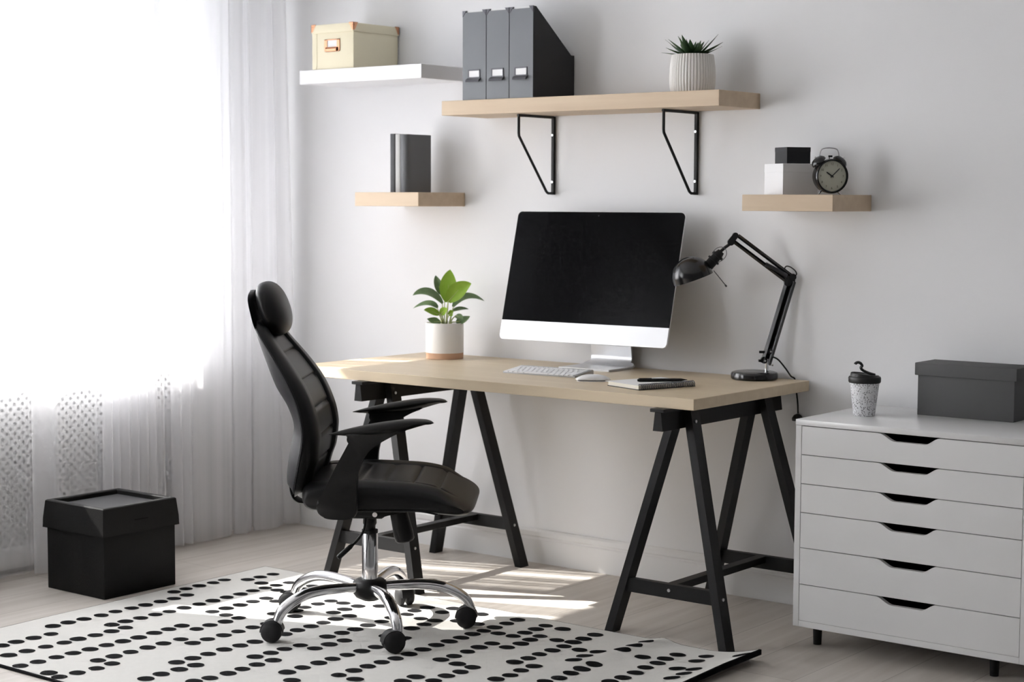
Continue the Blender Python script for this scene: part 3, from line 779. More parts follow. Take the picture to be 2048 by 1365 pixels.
bm = new(); tube(bm, spline([(-0.033, 0.003, CZ + 0.060), (-0.029, 0.003, CZ + 0.076), (-0.022, 0.003, CZ + 0.084), (0, 0.003, CZ + 0.087), (0.022, 0.003, CZ + 0.084), (0.029, 0.003, CZ + 0.076), (0.033, 0.003, CZ + 0.060)], 5), 0.0021, 8); obj('handle', bm, M['chrome'], t, 60)
bm = new(); tube(bm, [(0.0, 0.003, CZ + 0.048), (0.0, 0.003, CZ + 0.064)], 0.0013, 8); box(bm, -0.003, 0.010, 0.001, 0.005, CZ + 0.058, CZ + 0.064, 0.001, 1); obj('hammer', bm, M['black_gloss'], t, 40)

# ------------------------------------------------------------------ computer
my = math.radians(2.76)
t = thing('computer', 'all-in-one desktop computer with black screen and silver chin on the desk', 'computer', (-0.182, -0.112, DZ), my)
ti = math.radians(14.8)
# panel frame: centre of front plane in local coords
pc_world = Vector((-0.184, -0.169, 1.0502)) - Vector((-0.182, -0.112, DZ))
pc = Matrix.Rotation(-my, 3, 'Z') @ pc_world
MP = Matrix.Translation(pc) @ Matrix.Rotation(-ti, 4, 'X') # local panel coords: x right, -y front, z up
PW, PH, CH = 0.671, 0.456, 0.0675
def panel_poly(w, h, r): return roundrect(w, h, r, 6)
bm = new()
rings = []
for y, sc in ((0.0015, 1.0), (0.006, 1.0), (0.010, 0.985), (0.025, 0.80), (0.038, 0.5), (0.042, 0.2)):
    rings.append([(x * sc, y, z * sc) for x, z in panel_poly(PW, PH, 0.016)])
ring_loft(bm, rings); xform(bm, MP); obj('rear_housing', bm, M['alu'], t, 30)
bm = new()
zb = -PH / 2 + CH
pl = [(x, z) for x, z in panel_poly(PW, PH, 0.016)]
glass = [(PW / 2, zb)] + [(x, z) for x, z in pl if z > 0] + [(-PW / 2, zb)]
prism(bm, glass, -0.0015, 0.0015, 'y'); xform(bm, MP); sc_ = obj('screen_glass', bm, M['screen'], t, 30)
bm = new(); cyl(bm, (0, -0.0022, PH / 2 - 0.013), (0, -0.001, PH / 2 - 0.013), 0.0022, seg=12); xform(bm, MP); obj('webcam', bm, M['gunmetal'], sc_, 30)
chin = [(x, z) for x, z in pl if z < 0]
chin = [(-PW / 2, zb)] + chin + [(PW / 2, zb)]
bm = new(); prism(bm, chin, -0.0015, 0.0015, 'y'); xform(bm, MP); obj('chin', bm, M['alu_chin'], t, 30)
# stand: foot plate, rounded bend at the back, neck leaning up to the housing
bm = new()
prof = [(-0.100, 0.0035), (0.035, 0.0035), (0.058, 0.006), (0.074, 0.016), (0.080, 0.032), (0.078, 0.05), (0.068, 0.11), (0.050, 0.20), (0.030, 0.29)]
pp = spline([(0, a, b) for a, b in prof], 5)
rings = []
for i, p in enumerate(pp):
    q0 = pp[max(i - 1, 0)]; q1 = pp[min(i + 1, len(pp) - 1)]; d = (q1 - q0).normalized(); n = Vector((0, -d.z, d.y))
    s = i / (len(pp) - 1)
    hw = 0.101 if p.z < 0.01 else max(0.082, 0.101 - 0.019 * min(1, (p.z - 0.004) / 0.03))
    if p.z >= 0.016: hw = 0.082
    a = p + n * 0.0032; b = p - n * 0.0032
    rings.append([(-hw, a.y, a.z), (hw, a.y, a.z), (hw, b.y, b.z), (-hw, b.y, b.z)])
ring_loft(bm, rings); obj('stand', bm, M['alu'], t, 40)

# ------------------------------------------------------------------ keyboard / mouse / notebook / pen
t = thing('keyboard', 'slim white and silver keyboard in front of the computer', 'keyboard', (-0.193, -0.390, DZ), math.radians(4))
KW, KD = 0.283, 0.116
bm = new()
prism(bm, [(-KD / 2, 0.0005), (KD / 2 - 0.02, 0.001), (KD / 2 - 0.012, 0.0), (KD / 2, 0.003), (KD / 2, 0.0155), (KD / 2 - 0.008, 0.0185), (KD / 2 - 0.016, 0.0165), (-KD / 2, 0.0065)], -KW / 2, KW / 2, 'x', 0.001, 1)
obj('body', bm, M['alu_kb_shaded'], t, 40)
bm = new()
rows = [(0.0045, [1.0] * 14), (0.0, [1.0] * 13 + [1.5]), (0, [1.5] + [1.0] * 13), (0, [1.8] + [1.0] * 11 + [1.8]), (0, [2.3] + [1.0] * 10 + [2.3]), (0, [1.0, 1.0, 1.0, 1.25, 5.2, 1.25, 1.0, 1.0, 1.0, 1.0])]
depth = 0.0155; yk = KD / 2 - 0.020
for ri, (_, ws) in enumerate(rows):
    hgt = 0.009 if ri == 0 else 0.0148
    y1 = yk; y0 = yk - hgt; yk = y0 - 0.0032
    tot = sum(ws); unit = (KW - 0.010) / tot; x = -KW / 2 + 0.005
    for w in ws:
        a = x + 0.0015; b = x + unit * w - 0.0015; x += unit * w
        zl = lambda yy: 0.0065 + (yy + KD / 2) * (0.0165 - 0.0065) / (KD - 0.016)
        zz0, zz1 = zl(y0), zl(y1)
        vs = [bm.verts.new(p) for p in ((a, y0, zz0 - .001), (b, y0, zz0 - .001), (b, y1, zz1 - .001), (a, y1, zz1 - .001), (a + .0004, y0 + .0004, zz0 + 0.002), (b - .0004, y0 + .0004, zz0 + 0.002), (b - .0004, y1 - .0004, zz1 + 0.002), (a + .0004, y1 - .0004, zz1 + 0.002))]
        for f in ((0, 3, 2, 1), (4, 5, 6, 7), (0, 1, 5, 4), (1, 2, 6, 5), (2, 3, 7, 6), (3, 0, 4, 7)): bm.faces.new([vs[i] for i in f])
obj('keys', bm, M['key'], t, 0)

t = thing('computer_mouse', 'glossy white mouse beside the keyboard', 'mouse', (0.052, -0.478, DZ), math.radians(33))
def shell(bm, z0, zmax, L=0.113, Wd=0.057, scale=1.0):
    rings = []
    for k in range(25):
        s = -1 + 2 * k / 24
        x = s * L / 2 * scale
        w = max(Wd / 2 * scale * (1 - abs(s) ** 3.2) ** 0.5, 0.0004)
        h = max(zmax * (1 - abs(s) ** 2.4) ** 0.75, 0.0008)
        ring = [(x, -w, z0), (x, w, z0)] + [(x, w * math.cos(a), z0 + h * math.sin(a) ** 0.75) for a in [PI * j / 12 for j in range(1, 12)]]
        rings.append([ring[0]] + [ring[1]] + ring[2:])
    ring_loft(bm, rings)
bm = new(); shell(bm, 0.0052, 0.0165); obj('top_shell', bm, M['mouse_white'], t, 60)
bm = new(); shell(bm, 0.0, 0.0058, scale=0.93); obj('base', bm, M['alu'], t, 60)

nbz = math.radians(72)
t = thing('notebook', 'open-ended spiral notebook with cream pages on the front corner of the desk', 'notebook', (0.278, -0.484, DZ), nbz - PI / 2)
t['label'] = 'spiral notebook with cream pages under the black pen'
NW, NL = 0.158, 0.222   # x across, y along the spiral (spiral on +x side)
bm = new(); box(bm, -NW / 2, NW / 2, -NL / 2, NL / 2, 0, 0.0025, 0.0006, 1); obj('back_cover', bm, M['cord'], t, 30)
bm = new(); box(bm, -NW / 2 + 0.002, NW / 2 - 0.004, -NL / 2 + 0.002, NL / 2 - 0.002, 0.0025, 0.0138); obj('pages', bm, M['page'], t, 0)
bm = new()
for (sx0, sx1, z0, z1) in ((-NW / 2 - 0.012, NW / 2 - 0.006, 0.0138, 0.0144),):
    box(bm, sx0, sx1, -NL / 2, NL / 2, z0, z1)
obj('top_page', bm, M['paper'], t, 0)
bm = new()
nr = 30
for k in range(nr):
    yy = -NL / 2 + 0.008 + (NL - 0.016) * k / (nr - 1)
    pts = [(NW / 2 - 0.004 + 0.0098 * math.cos(a), yy, 0.0092 + 0.0088 * math.sin(a)) for a in [2 * PI * j / 12 for j in range(13)]]
    tube(bm, pts, 0.0014, 6)
obj('spiral_binding', bm, M['gunmetal'], t, 60)
t = thing('pen', 'black pen lying on the spiral notebook', 'pen', (0.305, -0.470, DZ + 0.0144), math.radians(46))
bm = new(); lathe(bm, [(0.0008, -0.082), (0.0045, -0.062), (0.0050, -0.04), (0.0052, 0.02), (0.0052, 0.068), (0.0035, 0.075), (0, 0.075)], 20, mat4=Matrix.Translation((0, 0, 0.0052)) @ Matrix.Rotation(-PI / 2, 4, 'Y')); obj('barrel', bm, M['black_plastic'], t)
bm = new(); box(bm, -0.072, -0.03, -0.001, 0.001, 0.0102, 0.0118, 0.0004, 1); obj('clip', bm, M['black_plastic'], t, 30)

# ------------------------------------------------------------------ desk lamp
lb = Vector((0.415, -0.092, DZ))
t = thing('desk_lamp', 'black adjustable desk lamp with domed shade on the desk end', 'lamp', lb, math.atan2(RR.y, RR.x))
# local: x along the arms (image right), z up, y away from the viewer
bm = new(); lathe(bm, [(0, 0.0), (0.072, 0.0), (0.0755, 0.004), (0.0755, 0.017), (0.073, 0.0225), (0.066, 0.025), (0, 0.0258)], 64); obj('base', bm, M['black_gloss'], t)
bm = new(); cyl(bm, (0.040, 0, 0.024), (0.040, 0, 0.066), 0.0068, seg=20); cyl(bm, (0.047, 0, 0.046), (0.058, 0, 0.046), 0.0018, seg=8); cyl(bm, (0.056, 0, 0.046), (0.060, 0, 0.046), 0.0035, seg=10); obj('post', bm, M['chrome'], t, 40)
def bars(name, p, q, sep, r=0.0048):
    p = Vector(p); q = Vector(q); d = (q - p).normalized(); n = Vector((-d.z, 0, d.x))
    bm = new()
    for s in (-1, 1):
        o = n * (s * sep / 2)
        tube(bm, [p + o, q + o], r, 4, up=(0, 1, 0))
    return bm, n
bm, n = bars('lower_arm', (0.036, 0, 0.050), (0.112, 0, 0.318), 0.0175, 0.0092)
box(bm, 0.012, 0.026, -0.007, 0.007, 0.056, 0.064, 0.001, 1)
cyl(bm, (0.030, -0.008, 0.062), (0.030, 0.008, 0.062), 0.011, seg=16); cyl(bm, (0.050, -0.008, 0.090), (0.050, 0.008, 0.090), 0.009, seg=16)
box(bm, 0.014, 0.062, -0.004, 0.004, 0.084, 0.092, 0.001, 1)
la = obj('lower_arm', bm, M['black_gloss'], t, 40)
for k in range(2):
    bm = new(); cyl(bm, (0.033 + 0.018 * k, -0.0095, 0.060 + 0.03 * k), (0.033 + 0.018 * k, -0.0085, 0.060 + 0.03 * k), 0.003, seg=10); obj('screw', bm, M['steel'], la, 30)
bm = new(); cyl(bm, (0.102, -0.009, 0.312), (0.102, 0.009, 0.312), 0.012, seg=16); cyl(bm, (0.118, -0.009, 0.330), (0.118, 0.009, 0.330), 0.011, seg=16); box(bm, 0.093, 0.126, -0.006, 0.006, 0.308, 0.336, 0.002, 1); obj('elbow', bm, M['black_gloss'], t, 40)
bm, n = bars('upper_arm', (0.108, 0, 0.324), (-0.066, 0, 0.453), 0.023, 0.0064); ua = obj('upper_arm', bm, M['black_gloss'], t, 40)
bm = new()
P0 = Vector((0.100, -0.001, 0.334)); P1 = Vector((0.030, -0.001, 0.371)); L = (P1 - P0).length; d = (P1 - P0) / L; u = Vector((0, 1, 0)); v = d.cross(u)
pts = [P0 + d * (L * k / 240) + (u * math.cos(k * 2 * PI / 8) + v * math.sin(k * 2 * PI / 8)) * 0.0066 for k in range(241)]
tube(bm, pts, 0.0013, 5); tube(bm, [P1, P1 + d * 0.012], 0.0012, 6); obj('spring', bm, M['gunmetal'], t, 60)
bm = new(); tube(bm, spline([(0.098, 0, 0.340), (0.092, 0, 0.352), (0.096, 0, 0.364), (0.110, 0, 0.362), (0.126, 0, 0.350), (0.130, 0, 0.338), (0.120, 0, 0.330)], 6), 0.0020, 8); obj('cable_loop', bm, M['cord'], t, 60)
bm = new(); cyl(bm, (-0.068, -0.008, 0.462), (-0.068, 0.008, 0.462), 0.010, seg=16); cyl(bm, (-0.082, -0.009, 0.441), (-0.082, 0.009, 0.441), 0.011, seg=16)
prism(bm, [(-0.084, 0.438), (-0.070, 0.442), (-0.056, 0.462), (-0.066, 0.472), (-0.076, 0.466), (-0.092, 0.446)], -0.005, 0.005, 'y'); tube(bm, [(-0.078, 0, 0.440), (-0.100, 0, 0.424), (-0.124, 0, 0.402)], 0.0052, 10)
obj('head_joint', bm, M['black_gloss'], t, 40)
# socket and shade
ax = Vector((-0.66, 0, -0.75)).normalized()
bm = new(); A = Vector((-0.112, 0, 0.411))
cyl(bm, A, A + ax * 0.014, 0.011, 0.015); cyl(bm, A + ax * 0.014, A + ax * 0.022, 0.020, seg=24); cyl(bm, A + ax * 0.022, A + ax * 0.034, 0.0155, seg=24); cyl(bm, A + ax * 0.034, A + ax * 0.040, 0.021, seg=24); cyl(bm, A + ax * 0.040, A + ax * 0.082, 0.0165, seg=24)
obj('socket', bm, M['black_plastic'], t, 40)
E_ = Vector((0.9397, 0, 0.342)); Nn = Vector((-0.342, 0, 0.9397))
SC = Vector((-0.200, 0, 0.3215))
m4 = Matrix((Vector((E_.x, 0, Nn.x)), Vector((0, 1, 0)), Vector((E_.z, 0, Nn.z)))).to_4x4(); m4.translation = SC
prof = []
for k in range(15):
    a = PI / 2 * k / 14
    prof.append((0.0655 * math.cos(a), 0.012 + 0.0625 * math.sin(a)))
prof = [(0.0660, 0.0)] + prof
inner = [(max(r - 0.0016, 0), z - 0.0016) for r, z in reversed(prof[1:])] + [(0.0645, 0.0)]
bm = new(); lathe(bm, prof + inner, 56, mat4=m4); obj('shade', bm, M['black_gloss'], t, 50)
bm = new(); lathe(bm, [(0, 0.045), (0.012, 0.044), (0.022, 0.030), (0.026, 0.018), (0.020, 0.006), (0, 0.002)], 32, mat4=m4); obj('bulb', bm, M['ceramic'], t, 60)
bm = new(); tube(bm, [(-0.136, -0.004, 0.350), (-0.096, -0.004, 0.301)], 0.0013, 8); cyl(bm, (-0.0985, -0.004, 0.304), (-0.094, -0.004, 0.2985), 0.0030, seg=10); obj('switch_rod', bm, M['gunmetal'], t, 40)
bm = new()
tube(bm, spline([(-0.143, -0.012, 0.404), (-0.131, -0.016, 0.420), (-0.114, -0.016, 0.426), (-0.100, -0.014, 0.418), (-0.097, -0.014, 0.402), (-0.106, -0.014, 0.387), (-0.122, -0.014, 0.377), (-0.134, -0.012, 0.377)], 6), 0.0010, 6)
obj('wire_guard', bm, M['gunmetal'], t, 60)
bm = new()
Rz = Matrix.Rotation(-math.atan2(RR.y, RR.x), 4, 'Z') @ Matrix.Translation(-lb)
wp = [lb + RR * 0.052 + Vector((0, 0, 0.074)), lb + RR * 0.075 + Vector((0, 0, 0.064)), lb + RR * 0.10 + Vector((0, 0, 0.035)), lb + RR * 0.118 + Vector((0, 0, 0.010)), Vector((0.516, -0.0085, DZ)), Vector((0.522, -0.008, 0.70)), Vector((0.529, -0.010, 0.66)), Vector((0.534, -0.016, 0.628))]
tube(bm, [Rz @ p for p in spline(wp, 6)], 0.0026, 8); cordo = obj('cord', bm, M['cord'], t, 60)
bm = new(); lathe(bm, [(0, -0.012), (0.017, -0.012), (0.018, -0.004), (0.012, 0.006), (0.004, 0.010), (0, 0.010)], 20, center=tuple(Rz @ Vector((0.534, -0.0195, 0.617)))); obj('plug', bm, M['cord'], cordo)

# ------------------------------------------------------------------ plant on the desk
pcx = Vector((-0.826, -0.172, DZ))
t = thing('potted_plant', 'leafy green plant in a white and clay pot on the desk', 'potted plant', pcx, math.atan2(RR.y, RR.x))
bm = new(); lathe(bm, [(0.0690, 0.0225), (0.0690, 0.128), (0.0680, 0.130), (0.0655, 0.130), (0.0645, 0.126), (0.0645, 0.06), (0, 0.058), (0, 0.030), (0.05, 0.0225), (0.069, 0.0225)], 64); pot = obj('pot', bm, M['ceramic'], t)
bm = new(); lathe(bm, [(0, 0), (0.064, 0), (0.0675, 0.0015), (0.0682, 0.0225), (0, 0.0225)], 64); obj('clay_base', bm, M['clay'], pot)
bm = new(); lathe(bm, [(0.0645, 0.10), (0.0645, 0.120), (0.03, 0.123), (0, 0.123)], 32); obj('soil', bm, M['soil'], t)
def px(u, v): return ((u - 548) * 0.000292, (1240 - v) * 0.000292)
def leaf(bm, stm, root, base, mid, tip, w, y0, y1, face=0.0, fold=0.25):
    """leaf blade along base-mid-tip (crop pixels), y from y0 at the base to y1 at the tip; face tilts the blade to the viewer"""
    b = Vector((px(*base)[0], y0, px(*base)[1])); m_ = Vector((px(*mid)[0], (y0 + y1) / 2, px(*mid)[1])); e = Vector((px(*tip)[0], y1, px(*tip)[1]))
    pts = []
    for k in range(15):
        s = k / 14; pts.append(b * (1 - s) * (1 - 2 * s) + m_ * 4 * s * (1 - s) + e * s * (2 * s - 1))
    W = w * 0.000292 / 2
    rows = []
    for k, p in enumerate(pts):
        s = k / 14
        d = (pts[min(k + 1, 14)] - pts[max(k - 1, 0)]).normalized()
        view = Vector((0, -1, 0))
        flatside = d.cross(view); flatside = flatside.normalized() if flatside.length > 1e-3 else Vector((1, 0, 0))
        horiz = d.cross(Vector((0, 0, 1))); horiz = horiz.normalized() if horiz.length > 0.15 else Vector((0, 1, 0))
        side = (flatside * face + horiz * (1 - face)).normalized(); nr = side.cross(d).normalized()
        prof_ = max(0.0, math.sin(PI * min(1, s * 0.96 + 0.04) ** 0.85)) ** 0.75
        if k == 14: prof_ = 0.02
        ww = W * prof_
        rows.append([p - side * ww + nr * ww * fold, p - side * ww * 0.5 + nr * ww * fold * 0.35, p, p + side * ww * 0.5 + nr * ww * fold * 0.35, p + side * ww + nr * ww * fold])
    th = 0.0006
    up_ = [[bm.verts.new(q) for q in r] for r in rows]
    for a, c in zip(up_, up_[1:]):
        for j in range(4): bm.faces.new((a[j], a[j + 1], c[j + 1], c[j]))
    r0 = Vector((px(*root)[0], y0 * 0.4, 0.120))
    tube(stm, [r0, (r0 + b) / 2 + Vector((0, 0, 0.006)), b, pts[7]], [0.0028, 0.0022, 0.0017, 0.0006], 6)
bA, bB, st = new(), new(), new()
leaf(bA, st, (560, 790), (585, 545), (590, 330), (612, 140), 215, 0.012, 0.022, 1.0, 0.15)
leaf(bB, st, (540, 790), (545, 470), (470, 350), (428, 215), 120, 0.02, 0.04, 0.75, 0.5)
leaf(bA, st, (575, 790), (592, 535), (720, 385), (880, 305), 205, -0.010, -0.025, 0.95, 0.25)
leaf(bB, st, (520, 790), (520, 560), (340, 425), (158, 455), 150, -0.005, -0.03, 0.45, 0.35)
leaf(bB, st, (610, 790), (655, 600), (820, 480), (1038, 530), 135, -0.01, 0.02, 0.40, 0.35)
leaf(bB, st, (520, 790), (455, 620), (330, 570), (150, 628), 120, 0.01, 0.03, 0.35, 0.35)
leaf(bA, st, (530, 790), (480, 690), (390, 650), (298, 630), 105, -0.02, -0.05, 0.6, 0.3)
leaf(bB, st, (600, 790), (640, 660), (740, 632), (842, 634), 90, 0.01, 0.03, 0.35, 0.3)
leaf(bB, st, (600, 790), (690, 780), (770, 765), (865, 710), 120, -0.02, -0.02, 0.55, 0.3)
leaf(bB, st, (600, 790), (690, 700), (735, 725), (765, 775), 90, -0.02, -0.05, 0.5, 0.3)
leaf(bB, st, (540, 790), (500, 782), (420, 775), (335, 740), 110, -0.02, -0.04, 0.55, 0.3)
leaf(bA, st, (550, 790), (500, 690), (545, 640), (590, 615), 95, -0.02, -0.05, 0.8, 0.3)
leaf(bA, st, (560, 790), (600, 700), (640, 668), (660, 660), 80, -0.015, -0.03, 0.8, 0.3)
obj('upper_foliage', bA, M['leaf_bright'], t, 60)['label'] = 'bright green leaves'
obj('lower_foliage', bB, M['leaf_dark'], t, 60)['label'] = 'dark green drooping leaves'
obj('stems', st, M['stem'], t, 60)

# ------------------------------------------------------------------ drawer unit
CX0, CX1, CY0, CY1, CZ0, CZ1 = 0.793, 1.500, -0.500, -0.030, 0.067, 0.678
t = thing('drawer_unit', 'white six-drawer cabinet with cut-out handles beside the desk', 'drawer unit', (CX0, CY0, 0))
Wc, Dc = CX1 - CX0, CY1 - CY0
bm = new()
box(bm, 0, 0.0185, 0, Dc, CZ0, 0.6605, 0.0008, 1); box(bm, Wc - 0.0185, Wc, 0, Dc, CZ0, 0.6605, 0.0008, 1)
box(bm, 0.0185, Wc - 0.0185, 0, Dc, CZ0, 0.0855, 0.0008, 1); box(bm, 0.0185, Wc - 0.0185, Dc - 0.006, Dc, 0.0855, 0.6605)
obj('carcass', bm, M['white_lacquer'], t, 30)
bm = new(); box(bm, -0.0008, Wc + 0.0008, -0.001, Dc, 0.6612, CZ1, 0.0012, 2); obj('top_panel', bm, M['white_lacquer'], t, 30)
for (zb_, zt_) in zip((0.0865, 0.1945, 0.3025, 0.4065, 0.4915, 0.5765), (0.1935, 0.3015, 0.4055, 0.4905, 0.5755, 0.6600)):
    xa, xb = 0.0200, Wc - 0.0200; g = 0.0012
    c0, c1 = 0.262, 0.446; dp = 0.0205
    zt2 = zt_ - g
    cut = []
    for k in range(13):
        s = k / 12; cut.append((c0 + 0.050 * s, zt2 - dp * (3 * s * s - 2 * s ** 3)))
    for k in range(13):
        s = k / 12; cut.append((c1 - 0.045 + 0.045 * s, zt2 - dp * (1 - (3 * s * s - 2 * s ** 3))))
    # front split in strips so that the cut-out stays a clean concave edge
    bm = new()
    prof = [(xa, zt2)] + cut + [(xb, zt2)]
    fa = [bm.verts.new((x, 0.0005, z)) for x, z in prof]; fb = [bm.verts.new((x, 0.0005, zb_)) for x, z in prof]
    ba = [bm.verts.new((x, 0.017, z)) for x, z in prof]; bb = [bm.verts.new((x, 0.017, zb_)) for x, z in prof]
    for i in range(len(prof) - 1):
        bm.faces.new((fb[i], fb[i + 1], fa[i + 1], fa[i])); bm.faces.new((bb[i + 1], bb[i], ba[i], ba[i + 1]))
        bm.faces.new((fa[i], fa[i + 1], ba[i + 1], ba[i])); bm.faces.new((fb[i + 1], fb[i], bb[i], bb[i + 1]))
    bm.faces.new((fb[0], fa[0], ba[0], bb[0])); bm.faces.new((fa[-1], fb[-1], bb[-1], ba[-1]))
    dr = obj('drawer', bm, M['white_lacquer'], t, 30)
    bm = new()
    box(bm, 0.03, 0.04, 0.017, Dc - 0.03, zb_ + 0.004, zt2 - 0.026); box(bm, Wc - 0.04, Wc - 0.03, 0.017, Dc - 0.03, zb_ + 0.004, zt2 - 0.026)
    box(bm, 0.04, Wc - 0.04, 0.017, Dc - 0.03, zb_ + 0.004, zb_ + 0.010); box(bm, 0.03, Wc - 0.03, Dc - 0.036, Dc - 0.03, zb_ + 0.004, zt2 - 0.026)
    obj('drawer_tray', bm, M['hollow_shade'], dr, 0)  # tray coloured black for the shade behind the handle cut-out
for x in (0.037, Wc - 0.122):
    for yv in (0.085, Dc - 0.06):
        bm = new(); cyl(bm, (x, yv, 0), (x, yv, CZ0), 0.012, 0.0145, seg=20); obj('foot', bm, M['black_plastic'], t, 40)

# cup
t = thing('coffee_cup', 'speckled white takeaway cup with black lid on the drawer unit', 'cup', (0.907, -0.296, CZ1))
bm = new(); lathe(bm, [(0, 0.002), (0.0295, 0.002), (0.0300, 0.0), (0.0315, 0.001), (0.0440, 0.106), (0.0420, 0.106), (0.030, 0.005), (0, 0.005)], 56); obj('body', bm, M['cup'], t)
bm = new(); lathe(bm, [(0.0425, 0.098), (0.0455, 0.098), (0.0475, 0.101), (0.0478, 0.113), (0.0455, 0.1165), (0.0425, 0.1170), (0.0410, 0.1270), (0.0385, 0.1295), (0.0365, 0.1290), (0.035, 0.125), (0, 0.124), (0, 0.120), (0.0425, 0.110)], 56)
# sloping top: lower towards image right
for v in bm.verts:
    if v.co.z > 0.1185: v.co.z -= 0.010 * (0.5 + (v.co.x * RR.x + v.co.y * RR.y) / 0.08) * (v.co.z - 0.1185) / 0.011
lid = obj('lid', bm, M['lid_black'], t)
bm = new()
d = RR
fl = [d * 0.030 + Vector((0, 0, 0.121)), d * 0.012 + Vector((0, 0, 0.126)), d * -0.006 + Vector((0, 0, 0.1345)), d * -0.012 + Vector((0, 0, 0.142)), d * -0.0085 + Vector((0, 0, 0.148)), d * -0.013 + Vector((0, 0, 0.155)), d * -0.020 + Vector((0, 0, 0.158)), d * -0.027 + Vector((0, 0, 0.1555)), d * -0.029 + Vector((0, 0, 0.152))]
tube(bm, spline(fl, 4), 0.0042, 10, flat=2.0, up=(-RR.y, RR.x, 0)); obj('sip_flap', bm, M['lid_black'], lid, 60)

# grey box on the drawer unit
t = thing('storage_box', 'dark grey fabric box with lid on the white drawer unit', 'box', (1.169, -0.113, CZ1), 0.0)
bm = new(); box(bm, -0.149, 0.149, -0.063, 0.063, 0, 0.122, 0.0015, 2); obj('body', bm, M['grey_box'], t)
bm = new(); box(bm, -0.157, 0.157, -0.069, 0.069, 0.119, 0.156, 0.002, 2); obj('lid', bm, M['grey_box'], t)

# ------------------------------------------------------------------ black box on the floor
t = thing('storage_box', 'black lidded box with recessed top on the floor by the curtain', 'box', (-1.4075, -1.2275, 0))
HW, HD = 0.1485, 0.1515
bm = new(); box(bm, -HW, HW, -HD, HD, 0, 0.24, 0.003, 2); body = obj('body', bm, M['black_box'], t)
bm = new()
# lid: flared skirt, rim and recessed inset
def rect(hx, hy, z): return [(-hx, -hy, z), (hx, -hy, z), (hx, hy, z), (-hx, hy, z)]
ring_loft(bm, [rect(HW + 0.004, HD + 0.004, 0.208), rect(HW + 0.010, HD + 0.010, 0.208), rect(HW + 0.009, HD + 0.009, 0.240), rect(HW + 0.003, HD + 0.003, 0.298), rect(HW - 0.001, HD - 0.001, 0.301), rect(HW - 0.016, HD - 0.016, 0.301), rect(HW - 0.019, HD - 0.019, 0.298), rect(HW - 0.021, HD - 0.021, 0.284), rect(0.01, 0.01, 0.284)], cap=True)
lid = obj('lid', bm, M['black_box'], t, 30)
bm = new(); box(bm, -HW + 0.022, HW - 0.022, -HD + 0.022, HD - 0.022, 0.284, 0.2855); obj('top_inset', bm, M['lid_inset'], lid, 0)
bm = new(); box(bm, HW + 0.0035, HW + 0.0082, -0.030, 0.030, 0.246, 0.252, 0.001, 1); obj('grip_slot', bm, M['hollow_shade'], lid, 0)
# ------------------------------------------------------------------ office chair
CH_ = thing('office_chair', 'black leather high-back office chair on chrome five-star base', 'chair', (-0.33, -1.127, 0.0092), math.radians(36))
Z0 = 0.0092
def gauss(x, s): return math.exp(-(x / s) ** 2)

# seat cushion ---------------------------------------------------------------
sprof = [(-0.168, 0.432), (-0.166, 0.462), (-0.142, 0.478), (-0.08, 0.482), (0.0, 0.484), (0.076, 0.482), (0.160, 0.478), (0.225, 0.467), (0.280, 0.446), (0.320, 0.427), (0.339, 0.411), (0.336, 0.399), (0.314, 0.394), (0.27, 0.396), (0.22, 0.401), (0.14, 0.404), (0.0, 0.404), (-0.12, 0.404), (-0.155, 0.412)]
def closed_spline(pts, n):
    P = [Vector((a, b, 0)) for a, b in pts]; N_ = len(P); out = []
    for i in range(N_):
        p0, p1, p2, p3 = P[i - 1], P[i], P[(i + 1) % N_], P[(i + 2) % N_]
        for k in range(n):
            t = k / n
            out.append(0.5 * ((2 * p1) + (-p0 + p2) * t + (2 * p0 - 5 * p1 + 4 * p2 - p3) * t * t + (-p0 + 3 * p1 - 3 * p2 + p3) * t ** 3))
    return out
SP = closed_spline(sprof, 9)
bm = new()
rings = []
NL_ = 72
SW = 0.252
for j in range(NL_ + 1):
    tt = -1 + 2 * j / NL_
    tt = math.copysign(1 - (1 - abs(tt)) ** 1.25, tt)
    l = SW * tt
    e = max(0.0, (abs(tt) - 0.80) / 0.20); shrink = math.sqrt(max(0.0, 1 - e * e)) if e > 0 else 1.0
    shrink = 0.42 + 0.58 * shrink
    ring = []
    for p in SP:
        a, z = p.x, p.y
        # outer corner rounding in plan
        ka = 1 - 0.10 * (abs(tt) ** 5)
        zc_ = 0.434 - 0.012 * min(1, max(0, (a - 0.2) / 0.12))
        aa = 0.07 + (a - 0.07) * ka
        zz = zc_ + (z - zc_) * shrink
        if z > 0.440 and abs(tt) < 0.985:
            up_w = min(1, (z - 0.440) / 0.02)
            bol = 0.010 * gauss(abs(l) - 0.205, 0.035)
            g = 0.010 * gauss(abs(l) - 0.165, 0.0045)
            if abs(l) < 0.165:
                for s_ in (-0.075, 0.003, 0.080, 0.158, 0.236): g += 0.0085 * gauss(a - s_, 0.0045)
            pil = 0.004 if abs(l) < 0.165 else 0
            zz += up_w * (bol - min(g, 0.011) + pil)
        ring.append((aa, l, zz - Z0))
    rings.append(ring)
ring_loft(bm, rings)
seat = obj('seat', bm, M['leather'], CH_, 60)
# bright piping line along the lower edge
bm = new()
pp = [(0.0, 0.411), (0.06, 0.411), (0.12, 0.4115), (0.19, 0.411), (0.24, 0.402)]
for s in (-1, 1): tube(bm, spline([(a, s * 0.2465, z - Z0) for a, z in pp], 6), 0.0028, 8)
obj('seat_piping', bm, M['leather2'], seat, 60)

